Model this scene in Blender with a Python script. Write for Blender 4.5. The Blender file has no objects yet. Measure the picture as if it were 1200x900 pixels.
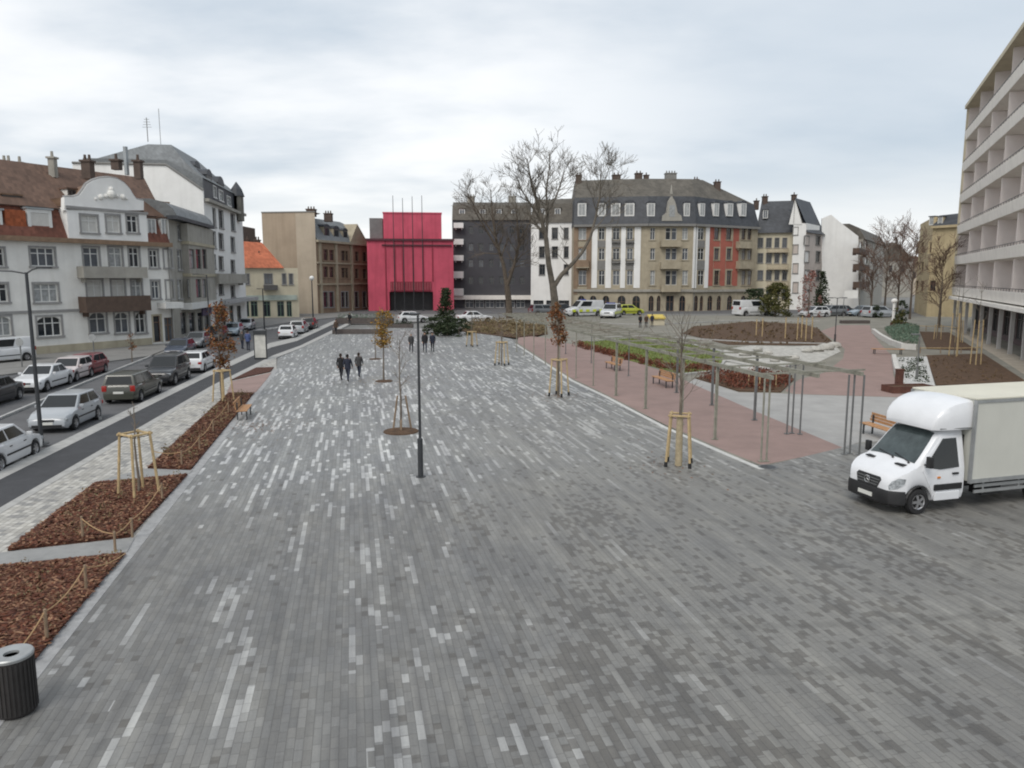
import bpy, bmesh, math, random
from mathutils import Vector, Matrix
R = random.Random(11)
rad = math.radians
C = bpy.context.scene.collection
# ---------------------------------------------------------------- camera geometry (photo is 1200 x 900)
H = 6.4; FO = 870.0; PITCH = math.atan(124 / FO)
cP, sP = math.cos(PITCH), math.sin(PITCH)
def ray(px, py):
    x = (px - 600) / FO; u = -(py - 450) / FO
    return Vector((x, cP + u * sP, -sP + u * cP))
def G(px, py, z=0.0):                                   # the point of the level z seen at this spot
    d = ray(px, py); t = (z - H) / d.z
    return Vector((d.x * t, d.y * t, z))
def V(px, py, Y):                                       # the point at depth Y seen at this spot
    d = ray(px, py); t = Y / d.y
    return Vector((d.x * t, Y, H + d.z * t))
def zat(py, Y, px=600): return V(px, py, Y).z
VPX = lambda vx: math.atan2(vx - 600, FO / cP)          # bearing (clockwise from +Y) of a vanishing point
def dirb(b): return Vector((math.sin(b), math.cos(b), 0))
PLAZA = VPX(412); STREET = VPX(472)

# ---------------------------------------------------------------- materials
MATS = {}
def nt(m): return m.node_tree.nodes, m.node_tree.links
def mat(name, col, rough=.8, var=.15, scale=1.2, bump=0.0, bscale=30, metal=0.0, spec=.4, coat=0.0, streak=0.0, tiles=None):
    if name in MATS: return MATS[name]
    m = bpy.data.materials.new(name); m.use_nodes = True
    N, L = nt(m); b = N['Principled BSDF']
    b.inputs['Roughness'].default_value = rough; b.inputs['Metallic'].default_value = metal
    b.inputs['Specular IOR Level'].default_value = spec
    if coat: b.inputs['Coat Weight'].default_value = coat; b.inputs['Coat Roughness'].default_value = .06
    geo = N.new('ShaderNodeNewGeometry')
    no = N.new('ShaderNodeTexNoise'); no.inputs['Scale'].default_value = scale; no.inputs['Detail'].default_value = 6; no.inputs['Roughness'].default_value = .65
    src = geo.outputs['Position']
    L.new(src, no.inputs['Vector'])
    fac = no.outputs['Fac']
    mr = N.new('ShaderNodeMapRange'); mr.inputs[1].default_value = .3; mr.inputs[2].default_value = .7
    L.new(fac, mr.inputs[0])
    mx = N.new('ShaderNodeMix'); mx.data_type = 'RGBA'
    mx.inputs[6].default_value = [c * (1 - var) for c in col] + [1]
    mx.inputs[7].default_value = [min(1, c * (1 + var)) for c in col] + [1]
    L.new(mr.outputs[0], mx.inputs[0])
    out = mx.outputs[2]
    if streak:                                          # vertical grime runs
        mp = N.new('ShaderNodeMapping'); mp.inputs['Scale'].default_value = (1.6, 1.6, .12)
        L.new(src, mp.inputs[0])
        n2 = N.new('ShaderNodeTexNoise'); n2.inputs['Scale'].default_value = 1.0; n2.inputs['Detail'].default_value = 5
        L.new(mp.outputs[0], n2.inputs['Vector'])
        r2 = N.new('ShaderNodeMapRange'); r2.inputs[1].default_value = .45; r2.inputs[2].default_value = .75; r2.inputs[3].default_value = 0; r2.inputs[4].default_value = streak
        L.new(n2.outputs['Fac'], r2.inputs[0])
        m2 = N.new('ShaderNodeMix'); m2.data_type = 'RGBA'; m2.inputs[7].default_value = (col[0] * .45, col[1] * .42, col[2] * .38, 1)
        L.new(r2.outputs[0], m2.inputs[0]); L.new(out, m2.inputs[6]); out = m2.outputs[2]
    if tiles:                                           # roof courses: (pitch of a course in m, strength)
        sx = N.new('ShaderNodeSeparateXYZ'); L.new(src, sx.inputs[0])
        a = N.new('ShaderNodeMath'); a.operation = 'DIVIDE'; a.inputs[1].default_value = tiles[0]; L.new(sx.outputs['Z'], a.inputs[0])
        fl = N.new('ShaderNodeMath'); fl.operation = 'FLOOR'; L.new(a.outputs[0], fl.inputs[0])
        s1 = N.new('ShaderNodeMath'); s1.operation = 'ADD'; L.new(sx.outputs['X'], s1.inputs[0]); L.new(sx.outputs['Y'], s1.inputs[1])
        s2 = N.new('ShaderNodeMath'); s2.operation = 'DIVIDE'; s2.inputs[1].default_value = tiles[0] * 1.1; L.new(s1.outputs[0], s2.inputs[0])
        f2 = N.new('ShaderNodeMath'); f2.operation = 'FLOOR'; L.new(s2.outputs[0], f2.inputs[0])
        cb = N.new('ShaderNodeCombineXYZ'); L.new(fl.outputs[0], cb.inputs[0]); L.new(f2.outputs[0], cb.inputs[1])
        wn = N.new('ShaderNodeTexWhiteNoise'); L.new(cb.outputs[0], wn.inputs['Vector'])
        m3 = N.new('ShaderNodeMix'); m3.data_type = 'RGBA'; m3.blend_type = 'MULTIPLY'
        rr = N.new('ShaderNodeMapRange'); rr.inputs[3].default_value = 1 - tiles[1]; rr.inputs[4].default_value = 1 + tiles[1] * .6
        L.new(wn.outputs['Value'], rr.inputs[0])
        m3.inputs[0].default_value = 1; L.new(out, m3.inputs[6]); L.new(rr.outputs[0], m3.inputs[7]); out = m3.outputs[2]
    L.new(out, b.inputs['Base Color'])
    if bump:
        nb = N.new('ShaderNodeTexNoise'); nb.inputs['Scale'].default_value = bscale; nb.inputs['Detail'].default_value = 5
        L.new(src, nb.inputs['Vector'])
        bp = N.new('ShaderNodeBump'); bp.inputs['Strength'].default_value = bump; bp.inputs['Distance'].default_value = .03
        L.new(nb.outputs['Fac'], bp.inputs['Height']); L.new(bp.outputs[0], b.inputs['Normal'])
    MATS[name] = m; return m
def leafmat(name, cols, rough=.75):
    if name in MATS: return MATS[name]
    m = bpy.data.materials.new(name); m.use_nodes = True
    N, L = nt(m); b = N['Principled BSDF']; b.inputs['Roughness'].default_value = rough; b.inputs['Specular IOR Level'].default_value = .25
    g = N.new('ShaderNodeNewGeometry'); cr = N.new('ShaderNodeValToRGB'); e = cr.color_ramp.elements
    while len(e) < len(cols): e.new(.5)
    for i, c in enumerate(cols): e[i].position = i / (len(cols) - 1); e[i].color = (*c, 1)
    L.new(g.outputs['Random Per Island'], cr.inputs[0]); L.new(cr.outputs[0], b.inputs['Base Color'])
    MATS[name] = m; return m
class X:                                                # tiny node-expression helper
    def __init__(s, m): s.N, s.L = nt(m)
    def m(s, op, a, b=None, c=None):
        n = s.N.new('ShaderNodeMath'); n.operation = op
        for i, v in enumerate((a, b, c)):
            if v is None: continue
            if isinstance(v, (int, float)): n.inputs[i].default_value = v
            else: s.L.new(v, n.inputs[i])
        return n.outputs[0]
    def vec(s, x, y, z=0.0):
        n = s.N.new('ShaderNodeCombineXYZ')
        for i, v in enumerate((x, y, z)):
            if isinstance(v, (int, float)): n.inputs[i].default_value = v
            else: s.L.new(v, n.inputs[i])
        return n.outputs[0]
    def noise(s, vec, scale, detail=3, rough=.5):
        n = s.N.new('ShaderNodeTexNoise'); n.inputs['Scale'].default_value = scale; n.inputs['Detail'].default_value = detail; n.inputs['Roughness'].default_value = rough
        s.L.new(vec, n.inputs['Vector']); return n.outputs['Fac']
    def white(s, vec):
        n = s.N.new('ShaderNodeTexWhiteNoise'); s.L.new(vec, n.inputs['Vector']); return n.outputs['Value']
    def mix(s, f, a, b, blend='MIX'):
        n = s.N.new('ShaderNodeMix'); n.data_type = 'RGBA'; n.blend_type = blend
        for i, v in ((0, f), (6, a), (7, b)):
            if isinstance(v, (int, float)): n.inputs[i].default_value = v
            elif isinstance(v, tuple): n.inputs[i].default_value = (*v, 1)
            else: s.L.new(v, n.inputs[i])
        return n.outputs[2]
    def rng(s, v, a, b, c=0.0, d=1.0, smooth=False):
        n = s.N.new('ShaderNodeMapRange')
        if smooth: n.interpolation_type = 'SMOOTHSTEP'
        s.L.new(v, n.inputs[0])
        for i, q in enumerate((a, b, c, d)): n.inputs[i + 1].default_value = q
        return n.outputs[0]
def paver_mat(name, bearing, w, l0, l1, base, light, dark, joint=.012, kind='plaza', jcol=.35):
    m = bpy.data.materials.new(name); m.use_nodes = True
    x = X(m); N, L = x.N, x.L; b = N['Principled BSDF']
    geo = N.new('ShaderNodeNewGeometry'); sp = N.new('ShaderNodeSeparateXYZ'); L.new(geo.outputs['Position'], sp.inputs[0])
    c, s = math.cos(bearing), math.sin(bearing)
    u = x.m('SUBTRACT', x.m('MULTIPLY', sp.outputs[0], c), x.m('MULTIPLY', sp.outputs[1], s))
    v = x.m('ADD', x.m('MULTIPLY', sp.outputs[0], s), x.m('MULTIPLY', sp.outputs[1], c))
    ur = x.m('DIVIDE', u, w); row = x.m('FLOOR', ur); fu = x.m('SUBTRACT', ur, row)
    r1 = x.white(x.vec(row, 3.7)); r2 = x.white(x.vec(row, 9.1, 2.0))
    ln = x.m('ADD', x.m('MULTIPLY', r1, l1 - l0), l0)
    vr = x.m('ADD', x.m('DIVIDE', v, ln), x.m('MULTIPLY', r2, 13.0)); cell = x.m('FLOOR', vr); fv = x.m('SUBTRACT', vr, cell)
    rnd = x.white(x.vec(row, cell, 1.0)); rnd2 = x.white(x.vec(row, cell, 5.0)); rnd3 = x.white(x.vec(row, cell, 8.0))
    run = x.m('FLOOR', x.m('DIVIDE', x.m('ADD', vr, x.m('MULTIPLY', r1, 7.0)), 4.0)); rrun = x.white(x.vec(row, run, 31.0))
    cu = x.m('MULTIPLY', row, w); cv = x.m('MULTIPLY', x.m('SUBTRACT', cell, x.m('MULTIPLY', r2, 13.0)), ln)
    col = x.mix(x.m('ADD', x.m('MULTIPLY', rnd, .55), x.m('MULTIPLY', rrun, .45)), tuple(q * .74 for q in base), tuple(q * 1.26 for q in base))
    col = x.mix(x.m('MULTIPLY', rnd3, .35), col, (base[0] * 1.02, base[1] * .97, base[2] * .90))
    big = x.noise(x.vec(cu, x.m('MULTIPLY', cv, .55)), .14, 3)         # districts of paler / darker stone
    mid = x.noise(x.vec(x.m('ADD', cu, 40.0), x.m('MULTIPLY', cv, .28)), .55, 3)
    if kind == 'plaza':
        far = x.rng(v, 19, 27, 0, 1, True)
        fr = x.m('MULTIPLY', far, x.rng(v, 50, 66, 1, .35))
        col = x.mix(1.0, col, x.mix(far, (1.0, 1.0, 1.0), (1.26, 1.29, 1.32)), 'MULTIPLY')  # sheen on the distant paving put into its colour, paler and bluer
        left = x.rng(u, -3.0, 4.5, 1, 0, True); near_r = x.rng(u, 1.5, 6.0, 0, 1, True)
        p_far = x.m('MULTIPLY', fr, x.rng(big, .35, .62, .05, .23))
        p_near = x.m('MULTIPLY', x.m('MULTIPLY', x.rng(mid, .48, .66, 0, .8), x.m('MULTIPLY', left, x.rng(u, -4.2, -1.8, .10, 1, True))), x.rng(v, 17, 20, 1, .12))
        pl = x.m('ADD', x.m('ADD', p_far, p_near), .015)
        isl = x.m('LESS_THAN', x.mix(.72, rnd2, rrun), pl)
        isl = x.m('LESS_THAN', rrun, pl)
        isl = x.m('MAXIMUM', isl, x.m('MULTIPLY', x.m('LESS_THAN', rnd2, x.m('MULTIPLY', pl, .25)), 1.0))
        cl = x.m('ADD', .5, x.m('MULTIPLY', rnd, .5))
        col = x.mix(x.m('MULTIPLY', x.m('MULTIPLY', isl, cl), x.rng(far, 0, 1, .48, 1)), col, light)
        # near right: paler worn ground with single dark setts
        col = x.mix(x.m('MULTIPLY', x.m('MULTIPLY', near_r, x.rng(v, 30, 42, 1, 0)), .55), col, (base[0] * 1.25, base[1] * 1.22, base[2] * 1.15))
        pd = x.m('MULTIPLY', x.m('MULTIPLY', x.rng(mid, .44, .64, .08, .62), x.rng(u, 1.0, 4.0, .12, 1, True)), x.rng(v, 16, 25, 1, .12))
        isd = x.m('LESS_THAN', x.white(x.vec(row, x.m('FLOOR', x.m('MULTIPLY', vr, 1.6)), 21.0)), pd)
        col = x.mix(x.m('MULTIPLY', isd, .62), col, dark)
    else:
        isl = x.m('LESS_THAN', rnd2, .3); col = x.mix(isl, col, light)
        isd = x.m('LESS_THAN', rnd3, .15); col = x.mix(isd, col, dark)
    st = x.noise(geo.outputs['Position'], .35, 6, .65)
    sk = x.noise(x.vec(x.m('MULTIPLY', u, 3.2), x.m('MULTIPLY', v, .16), 0.0), 1.0, 5, .65)
    if kind == 'plaza': col = x.mix(1.0, col, x.mix(x.rng(sk, .32, .68), (.74, .74, .75), (1.24, 1.24, 1.22)), 'MULTIPLY')
    if kind == 'plaza':                                  # faint tyre tracks of turning vehicles
        tr = None
        for cx, cy, r_ in ((16.0, 33.0, 17.5), (16.0, 33.0, 19.1), (24.0, 6.0, 15.2), (24.0, 6.0, 16.8), (4.0, 40.0, 27.0), (4.0, 40.0, 28.6)):
            dx, dy = x.m('SUBTRACT', sp.outputs[0], cx), x.m('SUBTRACT', sp.outputs[1], cy)
            dd = x.m('ABSOLUTE', x.m('SUBTRACT', x.m('SQRT', x.m('ADD', x.m('MULTIPLY', dx, dx), x.m('MULTIPLY', dy, dy))), r_))
            q = x.rng(dd, .04, .20, 1, 0, True); tr = q if tr is None else x.m('MAXIMUM', tr, q)
        col = x.mix(x.m('MULTIPLY', tr, x.rng(st, .38, .62, 0, .34)), col, (.06, .058, .055))
    spot = x.rng(x.noise(geo.outputs['Position'], 3.1, 3, .6), .66, .74, 0, .35)
    col = x.mix(spot, col, (.07, .068, .065))
    col = x.mix(1.0, col, x.mix(x.rng(st, .3, .72), (.80, .80, .81), (1.14, 1.13, 1.1)), 'MULTIPLY')
    fine = x.noise(geo.outputs['Position'], 22, 4, .7)
    col = x.mix(1.0, col, x.mix(fine, (.82, .82, .82), (1.18, 1.18, 1.18)), 'MULTIPLY')
    eu = x.m('MULTIPLY', x.m('MINIMUM', fu, x.m('SUBTRACT', 1.0, fu)), w)
    ev = x.m('MULTIPLY', x.m('MINIMUM', fv, x.m('SUBTRACT', 1.0, fv)), ln)
    e = x.m('MINIMUM', eu, ev)
    j = x.rng(e, joint * .35, joint, 1, 0)
    col = x.mix(x.m('MULTIPLY', j, 1 - jcol), col, (.05, .048, .045))
    L.new(col, b.inputs['Base Color'])
    L.new(x.rng(st, .3, .7, .42, .66), b.inputs['Roughness']); b.inputs['Specular IOR Level'].default_value = .45
    bp = N.new('ShaderNodeBump'); bp.inputs['Strength'].default_value = .35; bp.inputs['Distance'].default_value = .012
    hgt = x.m('ADD', x.m('MULTIPLY', x.m('SUBTRACT', 1.0, j), .8), x.m('ADD', x.m('MULTIPLY', rnd3, .5), x.m('MULTIPLY', fine, .5)))
    L.new(hgt, bp.inputs['Height']); L.new(bp.outputs[0], b.inputs['Normal'])
    MATS[name] = m; return m

# ---------------------------------------------------------------- mesh collector
LOC = {}
class MB:
    def __init__(s, T=None): s.v = []; s.f = []; s.fm = []; s.mi = 0; s.T = T
    def add(s, vs, fs):
        k = len(s.v)
        for q in vs:
            q = Vector(q); s.v.append(s.T @ q if s.T is not None else q)
        for f in fs: s.f.append([k + i for i in f]); s.fm.append(s.mi)
    def poly(s, pts): s.add(pts, [list(range(len(pts)))])
    def ob(s, o, a, b, c):                              # box from a corner and three edge vectors
        o, a, b, c = Vector(o), Vector(a), Vector(b), Vector(c)
        vs = [o, o + a, o + a + b, o + b, o + c, o + a + c, o + a + b + c, o + b + c]
        fs = [[0, 3, 2, 1], [4, 5, 6, 7], [0, 1, 5, 4], [1, 2, 6, 5], [2, 3, 7, 6], [3, 0, 4, 7]]
        if a.cross(b).dot(c) < 0: fs = [f[::-1] for f in fs]
        s.add(vs, fs)
    def box(s, c, size, rz=0.0):
        c = Vector(c); M = Matrix.Rotation(rz, 3, 'Z')
        a, b, d = M @ Vector((size[0], 0, 0)), M @ Vector((0, size[1], 0)), Vector((0, 0, size[2]))
        s.ob(c - a / 2 - b / 2 - d / 2, a, b, d)
    def loft(s, rings, cap0=True, cap1=True, closed=True):
        n = len(rings[0]); vs = [p for r in rings for p in r]; fs = []
        for i in range(len(rings) - 1):
            for j in range(n if closed else n - 1):
                k = (j + 1) % n
                fs.append([i * n + j, i * n + k, (i + 1) * n + k, (i + 1) * n + j])
        if cap0: fs.append(list(range(n))[::-1])
        if cap1: fs.append([(len(rings) - 1) * n + j for j in range(n)])
        s.add(vs, fs)
    def prism(s, poly, z0, z1): s.loft([[(p[0], p[1], z0) for p in poly], [(p[0], p[1], z1) for p in poly]])
    def tube(s, pts, rs, n=8, caps=True):
        pts = [Vector(p) for p in pts]; rings = []
        if not isinstance(rs, (list, tuple)): rs = [rs] * len(pts)
        up = Vector((0, 0, 1)); prev = None
        for i, p in enumerate(pts):
            t = (pts[min(i + 1, len(pts) - 1)] - pts[max(i - 1, 0)])
            if t.length < 1e-9: t = Vector((0, 0, 1))
            t.normalize()
            a = prev if prev is not None else (Vector((1, 0, 0)) if abs(t.z) > .9 else up)
            a = a - t * a.dot(t)
            if a.length < 1e-6: a = t.orthogonal()
            a.normalize(); prev = a; b = t.cross(a)
            rings.append([p + (a * math.cos(q) + b * math.sin(q)) * rs[i] for q in (2 * math.pi * k / n for k in range(n))])
        s.loft(rings, caps, caps)
    def cyl(s, p, r, h, n=16, r1=None): s.tube([p, Vector(p) + Vector((0, 0, h))], [r, r if r1 is None else r1], n)
    def ball(s, c, r, nu=12, nv=8, z0=-1.0):
        if isinstance(r, (int, float)): r = (r, r, r)
        c = Vector(c); rings = []
        for i in range(nv + 1):
            t = -math.pi / 2 + math.pi * i / nv
            z = max(math.sin(t), z0); q = max(math.cos(t), .02)
            rings.append([c + Vector((r[0] * q * math.cos(a), r[1] * q * math.sin(a), r[2] * z)) for a in (2 * math.pi * k / nu for k in range(nu))])
        s.loft(rings)
    def build(s, name, mats, parent=None, smooth=False, loc=None, bevel=0, seg=2, angle=35):
        me = bpy.data.meshes.new(name)
        off = LOC[parent.name] if parent is not None else Vector(loc if loc is not None else (0, 0, 0))
        me.from_pydata([tuple(p - off) for p in s.v], [], s.f)
        if not isinstance(mats, (list, tuple)): mats = [mats]
        for m in mats: me.materials.append(m)
        for p, i in zip(me.polygons, s.fm): p.material_index = i
        if bevel:
            bm = bmesh.new(); bm.from_mesh(me); bmesh.ops.remove_doubles(bm, verts=bm.verts, dist=1e-5)
            bmesh.ops.recalc_face_normals(bm, faces=bm.faces)
            es = [e for e in bm.edges if len(e.link_faces) == 2 and e.calc_face_angle(0) > rad(angle)]
            bmesh.ops.bevel(bm, geom=es, offset=bevel, segments=seg, profile=.6, affect='EDGES', clamp_overlap=True)
            bm.to_mesh(me); bm.free()
        if smooth:
            for p in me.polygons: p.use_smooth = True
            if hasattr(me, 'set_sharp_from_angle'): me.set_sharp_from_angle(angle=rad(smooth if smooth is not True else 40))
        me.update()
        o = bpy.data.objects.new(name, me); C.objects.link(o)
        if parent is not None: o.parent = parent; LOC[o.name] = LOC[parent.name]
        else: o.location = off; LOC[o.name] = off
        return o
def tag(o, label=None, cat=None, group=None, kind=None):
    if label: o['label'] = label
    if cat: o['category'] = cat
    if group: o['group'] = group
    if kind: o['kind'] = kind
    return o
def thing(name, label, cat, loc, rz=0.0, group=None, local=False):
    o = bpy.data.objects.new(name, None); o.empty_display_size = .3; C.objects.link(o)
    o.location = loc; o.rotation_euler = (0, 0, rz); LOC[o.name] = Vector((0, 0, 0)) if local else Vector(loc)
    return tag(o, label, cat, group)
def copy_tree(o, parent=None, label=None):
    c = o.copy(); C.objects.link(c); LOC[c.name] = LOC[o.name]
    if parent is not None: c.parent = parent
    if label: c['label'] = label
    for ch in list(o.children): copy_tree(ch, c)
    return c

# ---------------------------------------------------------------- palette
M = {}
M['asphalt'] = mat('street asphalt', (.105, .105, .108), .85, .22, .6, .4, 60)
M['cycle'] = mat('dark cycle asphalt', (.052, .053, .057), .85, .2, 1.5, .4, 70)
M['kerb'] = mat('granite kerb', (.36, .355, .34), .8, .18, 3, .3, 40)
M['slab'] = mat('grey stone slab', (.25, .25, .245), .75, .15, 2, .25, 40)
M['concrete'] = mat('pale stabilised ground', (.33, .325, .315), .9, .12, .8, .3, 50)
M['pink'] = mat('pinkish resin path', (.27, .192, .172), .9, .12, .7, .3, 60)
M['earth'] = mat('park gravel ground', (.205, .195, .165), .95, .22, .35, .3, 30)
M['ground'] = mat('ground', (.17, .168, .16), .95, .2, .1, .3, 10)
M['mulch'] = mat('bark mulch', (.070, .026, .016), .95, .6, 9, 1.0, 22)
M['soil'] = mat('brown planting soil', (.082, .047, .026), .95, .45, 3, .8, 20)
M['grass'] = mat('lawn turf', (.14, .175, .045), .95, .35, 1.5, .6, 60)
M['gravel'] = mat('white pebbles', (.5, .5, .49), .8, .5, 10, .8, 25)
M['white_line'] = mat('worn road paint', (.36, .36, .35), .8, .35, 4)
M['steel_dark'] = mat('dark grey painted steel', (.045, .048, .052), .45, .15, 3, metal=.2)
M['steel_mid'] = mat('grey painted steel', (.16, .165, .165), .5, .15, 3, metal=.3)
M['galv'] = mat('galvanised steel', (.36, .37, .37), .45, .15, 4, metal=.6)
M['wood_pale'] = mat('debarked pine stakes', (.44, .33, .18), .8, .25, 6, .2, 60)
M['wood_bench'] = mat('stained bench timber', (.42, .23, .11), .6, .25, 7, .2, 60)
M['wood_grey'] = mat('weathered grey green timber', (.235, .23, .19), .8, .25, 5, .3, 50)
M['wood_brown'] = mat('brown weathered timber', (.25, .18, .12), .8, .25, 5, .3, 50)
M['rope'] = mat('hemp rope', (.38, .25, .13), .9, .2, 20)
M['black'] = mat('black plastic', (.018, .018, .019), .5, .2, 6)
M['rubber'] = mat('tyre rubber', (.02, .02, .021), .85, .2, 8)
M['glass'] = mat('window glass', (.022, .027, .033), .08, .3, .8, spec=.7)
M['glass_mid'] = mat('window glass with grey reflection', (.085, .095, .11), .1, .3, .8, spec=.7)
M['curtain'] = mat('net curtain behind glass', (.30, .31, .31), .25, .3, 3, spec=.6)
M['blind'] = mat('pale roller shutter', (.52, .51, .48), .6, .08, 3)
M['carglass'] = mat('car glass', (.014, .017, .019), .06, .1, 1, spec=.45)
M['wsglass'] = mat('windscreen glass', (.055, .07, .072), .07, .35, 2.5, spec=.38)
M['chrome'] = mat('chrome', (.6, .6, .6), .15, .05, 1, metal=1)
M['rim'] = mat('alloy rim', (.40, .40, .41), .35, .1, 3, metal=.8)
M['lamp_clear'] = mat('clear lamp lens', (.30, .32, .335), .12, .5, 14, spec=.8)
M['lamp_red'] = mat('red lamp lens', (.30, .02, .015), .2, .1, 4, spec=.6)
M['lamp_orange'] = mat('orange lamp lens', (.6, .2, .02), .2, .1, 4, spec=.6)
M['plate'] = mat('number plate', (.62, .62, .58), .5, .05, 2)
M['bark'] = mat('grey bark', (.15, .125, .10), .95, .35, 3, .5, 20)
M['bark_pale'] = mat('pale plane bark', (.125, .11, .09), .95, .4, 1.2, .5, 12)
M['bark_dark'] = mat('dark brown bark', (.10, .08, .062), .95, .3, 3, .5, 20)
# ================================================================ THE SETTING
def gp(pts, z=0.0): return [G(x, y, z) for x, y in pts]
def ext(a, b, d):                                       # world point d metres beyond a on the line from b to a
    v = (a - b); v.z = 0; return a + v.normalized() * d
def slab(name, pts, z1, m, z0=-.16, kind='structure'):
    mb = MB(); pts = [Vector(p) for p in pts]
    ar = sum(pts[i].x * pts[(i + 1) % len(pts)].y - pts[(i + 1) % len(pts)].x * pts[i].y for i in range(len(pts)))
    if ar < 0: pts = pts[::-1]
    mb.prism([(p.x, p.y) for p in pts], z0, z1)
    o = mb.build(name, m); tag(o, kind=kind); return o
mb = MB(); mb.poly([(-3000, -40, -.15), (3000, -40, -.15), (3000, 4000, -.15), (-3000, 4000, -.15)])
tag(mb.build('ground', M['ground']), kind='structure')

K0 = [(0, 551), (240, 437), (316, 402), (346, 395.5), (386, 378), (412, 367.5)]
K1 = [(0, 562), (240, 443), (318, 407), (348, 399.5), (388, 381), (414, 370)]
K2 = [(0, 595), (250, 451), (320, 416.5), (352, 405), (390, 386.5), (420, 372)]
K3 = [(0, 602), (252, 454), (324, 419), (356, 406.5), (393, 388.5), (424, 373)]
def line(Kx, z=0.0):
    w = gp(Kx, z); return [ext(w[0], w[1], 26)] + w
k0, k1, k2, k3 = (line(k) for k in (K0, K1, K2, K3))
BLD = [G(46, 415), G(205, 401.3), G(248, 388.9), G(290, 376.9)]            # foot of the left houses
# street between the kerb and the houses' pavement
pav = []                                                # far pavement edge, 5 m before the houses
for px, py in ((-60, 447), (120, 424), (205, 413), (262, 396), (296, 384.5), (340, 377.5), (400, 371)): pav.append(G(px, py))
pav = [ext(pav[0], pav[1], 40)] + pav
slab('street', k0 + [G(640, 366.5), G(900, 366.5), G(1200, 366.5), G(1200, 361), G(640, 358), G(420, 361), ] + pav[::-1], -.11, M['asphalt'], -.149)
slab('pavement_far', pav + [G(352, 368), G(290, 374), G(205, 398), G(46, 411), ext(G(-110, 426), G(46, 412), 40)], 0.0, mat('worn pavement asphalt', (.20, .195, .185), .9, .2, .5, .3, 40), -.148)
slab('kerb_strip', k0 + k1[::-1], .004, M['kerb'])
slab('cycle_path', k1 + k2[::-1], .000, M['cycle'])
slab('kerb_edging', k2 + k3[::-1], .008, M['kerb'])
M['setts'] = paver_mat('granite setts', STREET, .17, .16, .30, (.37, .36, .335), (.48, .465, .43), (.25, .245, .235), .018, 'setts', .5)
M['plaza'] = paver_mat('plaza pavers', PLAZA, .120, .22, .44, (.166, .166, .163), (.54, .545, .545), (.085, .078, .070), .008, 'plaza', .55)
l1 = [G(49, 775), G(267, 504), G(324, 433)]
l1 = [ext(l1[0], l1[1], 12)] + l1
slab('setts_strip', k3[:4] + [G(324, 433)] + l1[::-1][1:], .002, M['setts'])
# the big paved square (right edge = white band beside the pink path)
E1 = [G(604, 403), G(670, 446), G(710, 465), G(777, 500), G(850, 532)]
right = [G(893, 547), G(985, 525), G(1002, 520), G(1250, 500)]
plaza_pts = l1 + [G(325, 420)] + [p + Vector((.06, -.02, 0)) for p in k3[4:6]] + [G(432, 384), G(540, 386), G(600, 397)] + E1 + right + [Vector((60, 24, 0)), Vector((45, -8, 0)), Vector((-14, -8, 0))]
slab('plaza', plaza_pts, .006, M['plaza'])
def strip(name, pts, w, z, m):
    pts = [Vector(p) for p in pts]; L, Rr = [], []
    for i, p in enumerate(pts):
        t = pts[min(i + 1, len(pts) - 1)] - pts[max(i - 1, 0)]; t.z = 0; t.normalize(); n = Vector((-t.y, t.x, 0))
        L.append(p + n * w / 2); Rr.append(p - n * w / 2)
    return slab(name, L + Rr[::-1], z, m, 0)
strip('edging_band', [G(604, 403), G(670, 446), G(710, 465), G(777, 500), G(850, 532), G(893, 550)], .22, .012, mat('pale edging stone', (.50, .50, .48), .7, .15, 3))
strip('edging_band', [l1[0], l1[1], l1[2], l1[3]], .32, .014, mat('grey border stone', (.30, .30, .30), .7, .25, 4, .2, 40))
slab('park_ground', [G(604, 402), G(640, 392), G(545, 387), G(540, 378), G(640, 369), G(900, 370), G(1250, 372), G(1250, 500), G(1000, 524), G(893, 546), G(850, 531), G(670, 445)], -.004, M['earth'], -.14)
slab('resin_path', gp([(607, 402), (670, 443), (710, 462), (777, 496), (850, 528), (893, 545), (952, 533), (992, 526), (870, 475), (806, 447), (735, 420), (680, 406), (640, 396), (607, 392)]), .001, M['pink'])
slab('stone_apron', gp([(806, 447.5), (870, 475.5), (992, 526.5), (1003, 519), (1250, 500), (1250, 470), (1085, 466), (1059, 466), (930, 462), (915, 461), (866, 460), (842, 452), (815, 444)]), .003, M['concrete'])
slab('resin_path', gp([(931, 461.5), (1059, 465.5), (1047, 440), (1046, 418), (1031, 402), (1022, 390), (1019, 381), (982, 381), (962, 388), (978, 399), (990, 409), (988, 420), (968, 436), (936, 445), (920, 458)]), .001, M['pink'])
slab('side_path', gp([(1112, 386), (1128, 394), (1160, 413), (1215, 448), (1240, 440), (1215, 428), (1175, 408), (1130, 386)]), .002, mat('beige gravel path', (.33, .29, .235), .95, .2, 1, .3, 40))
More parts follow.
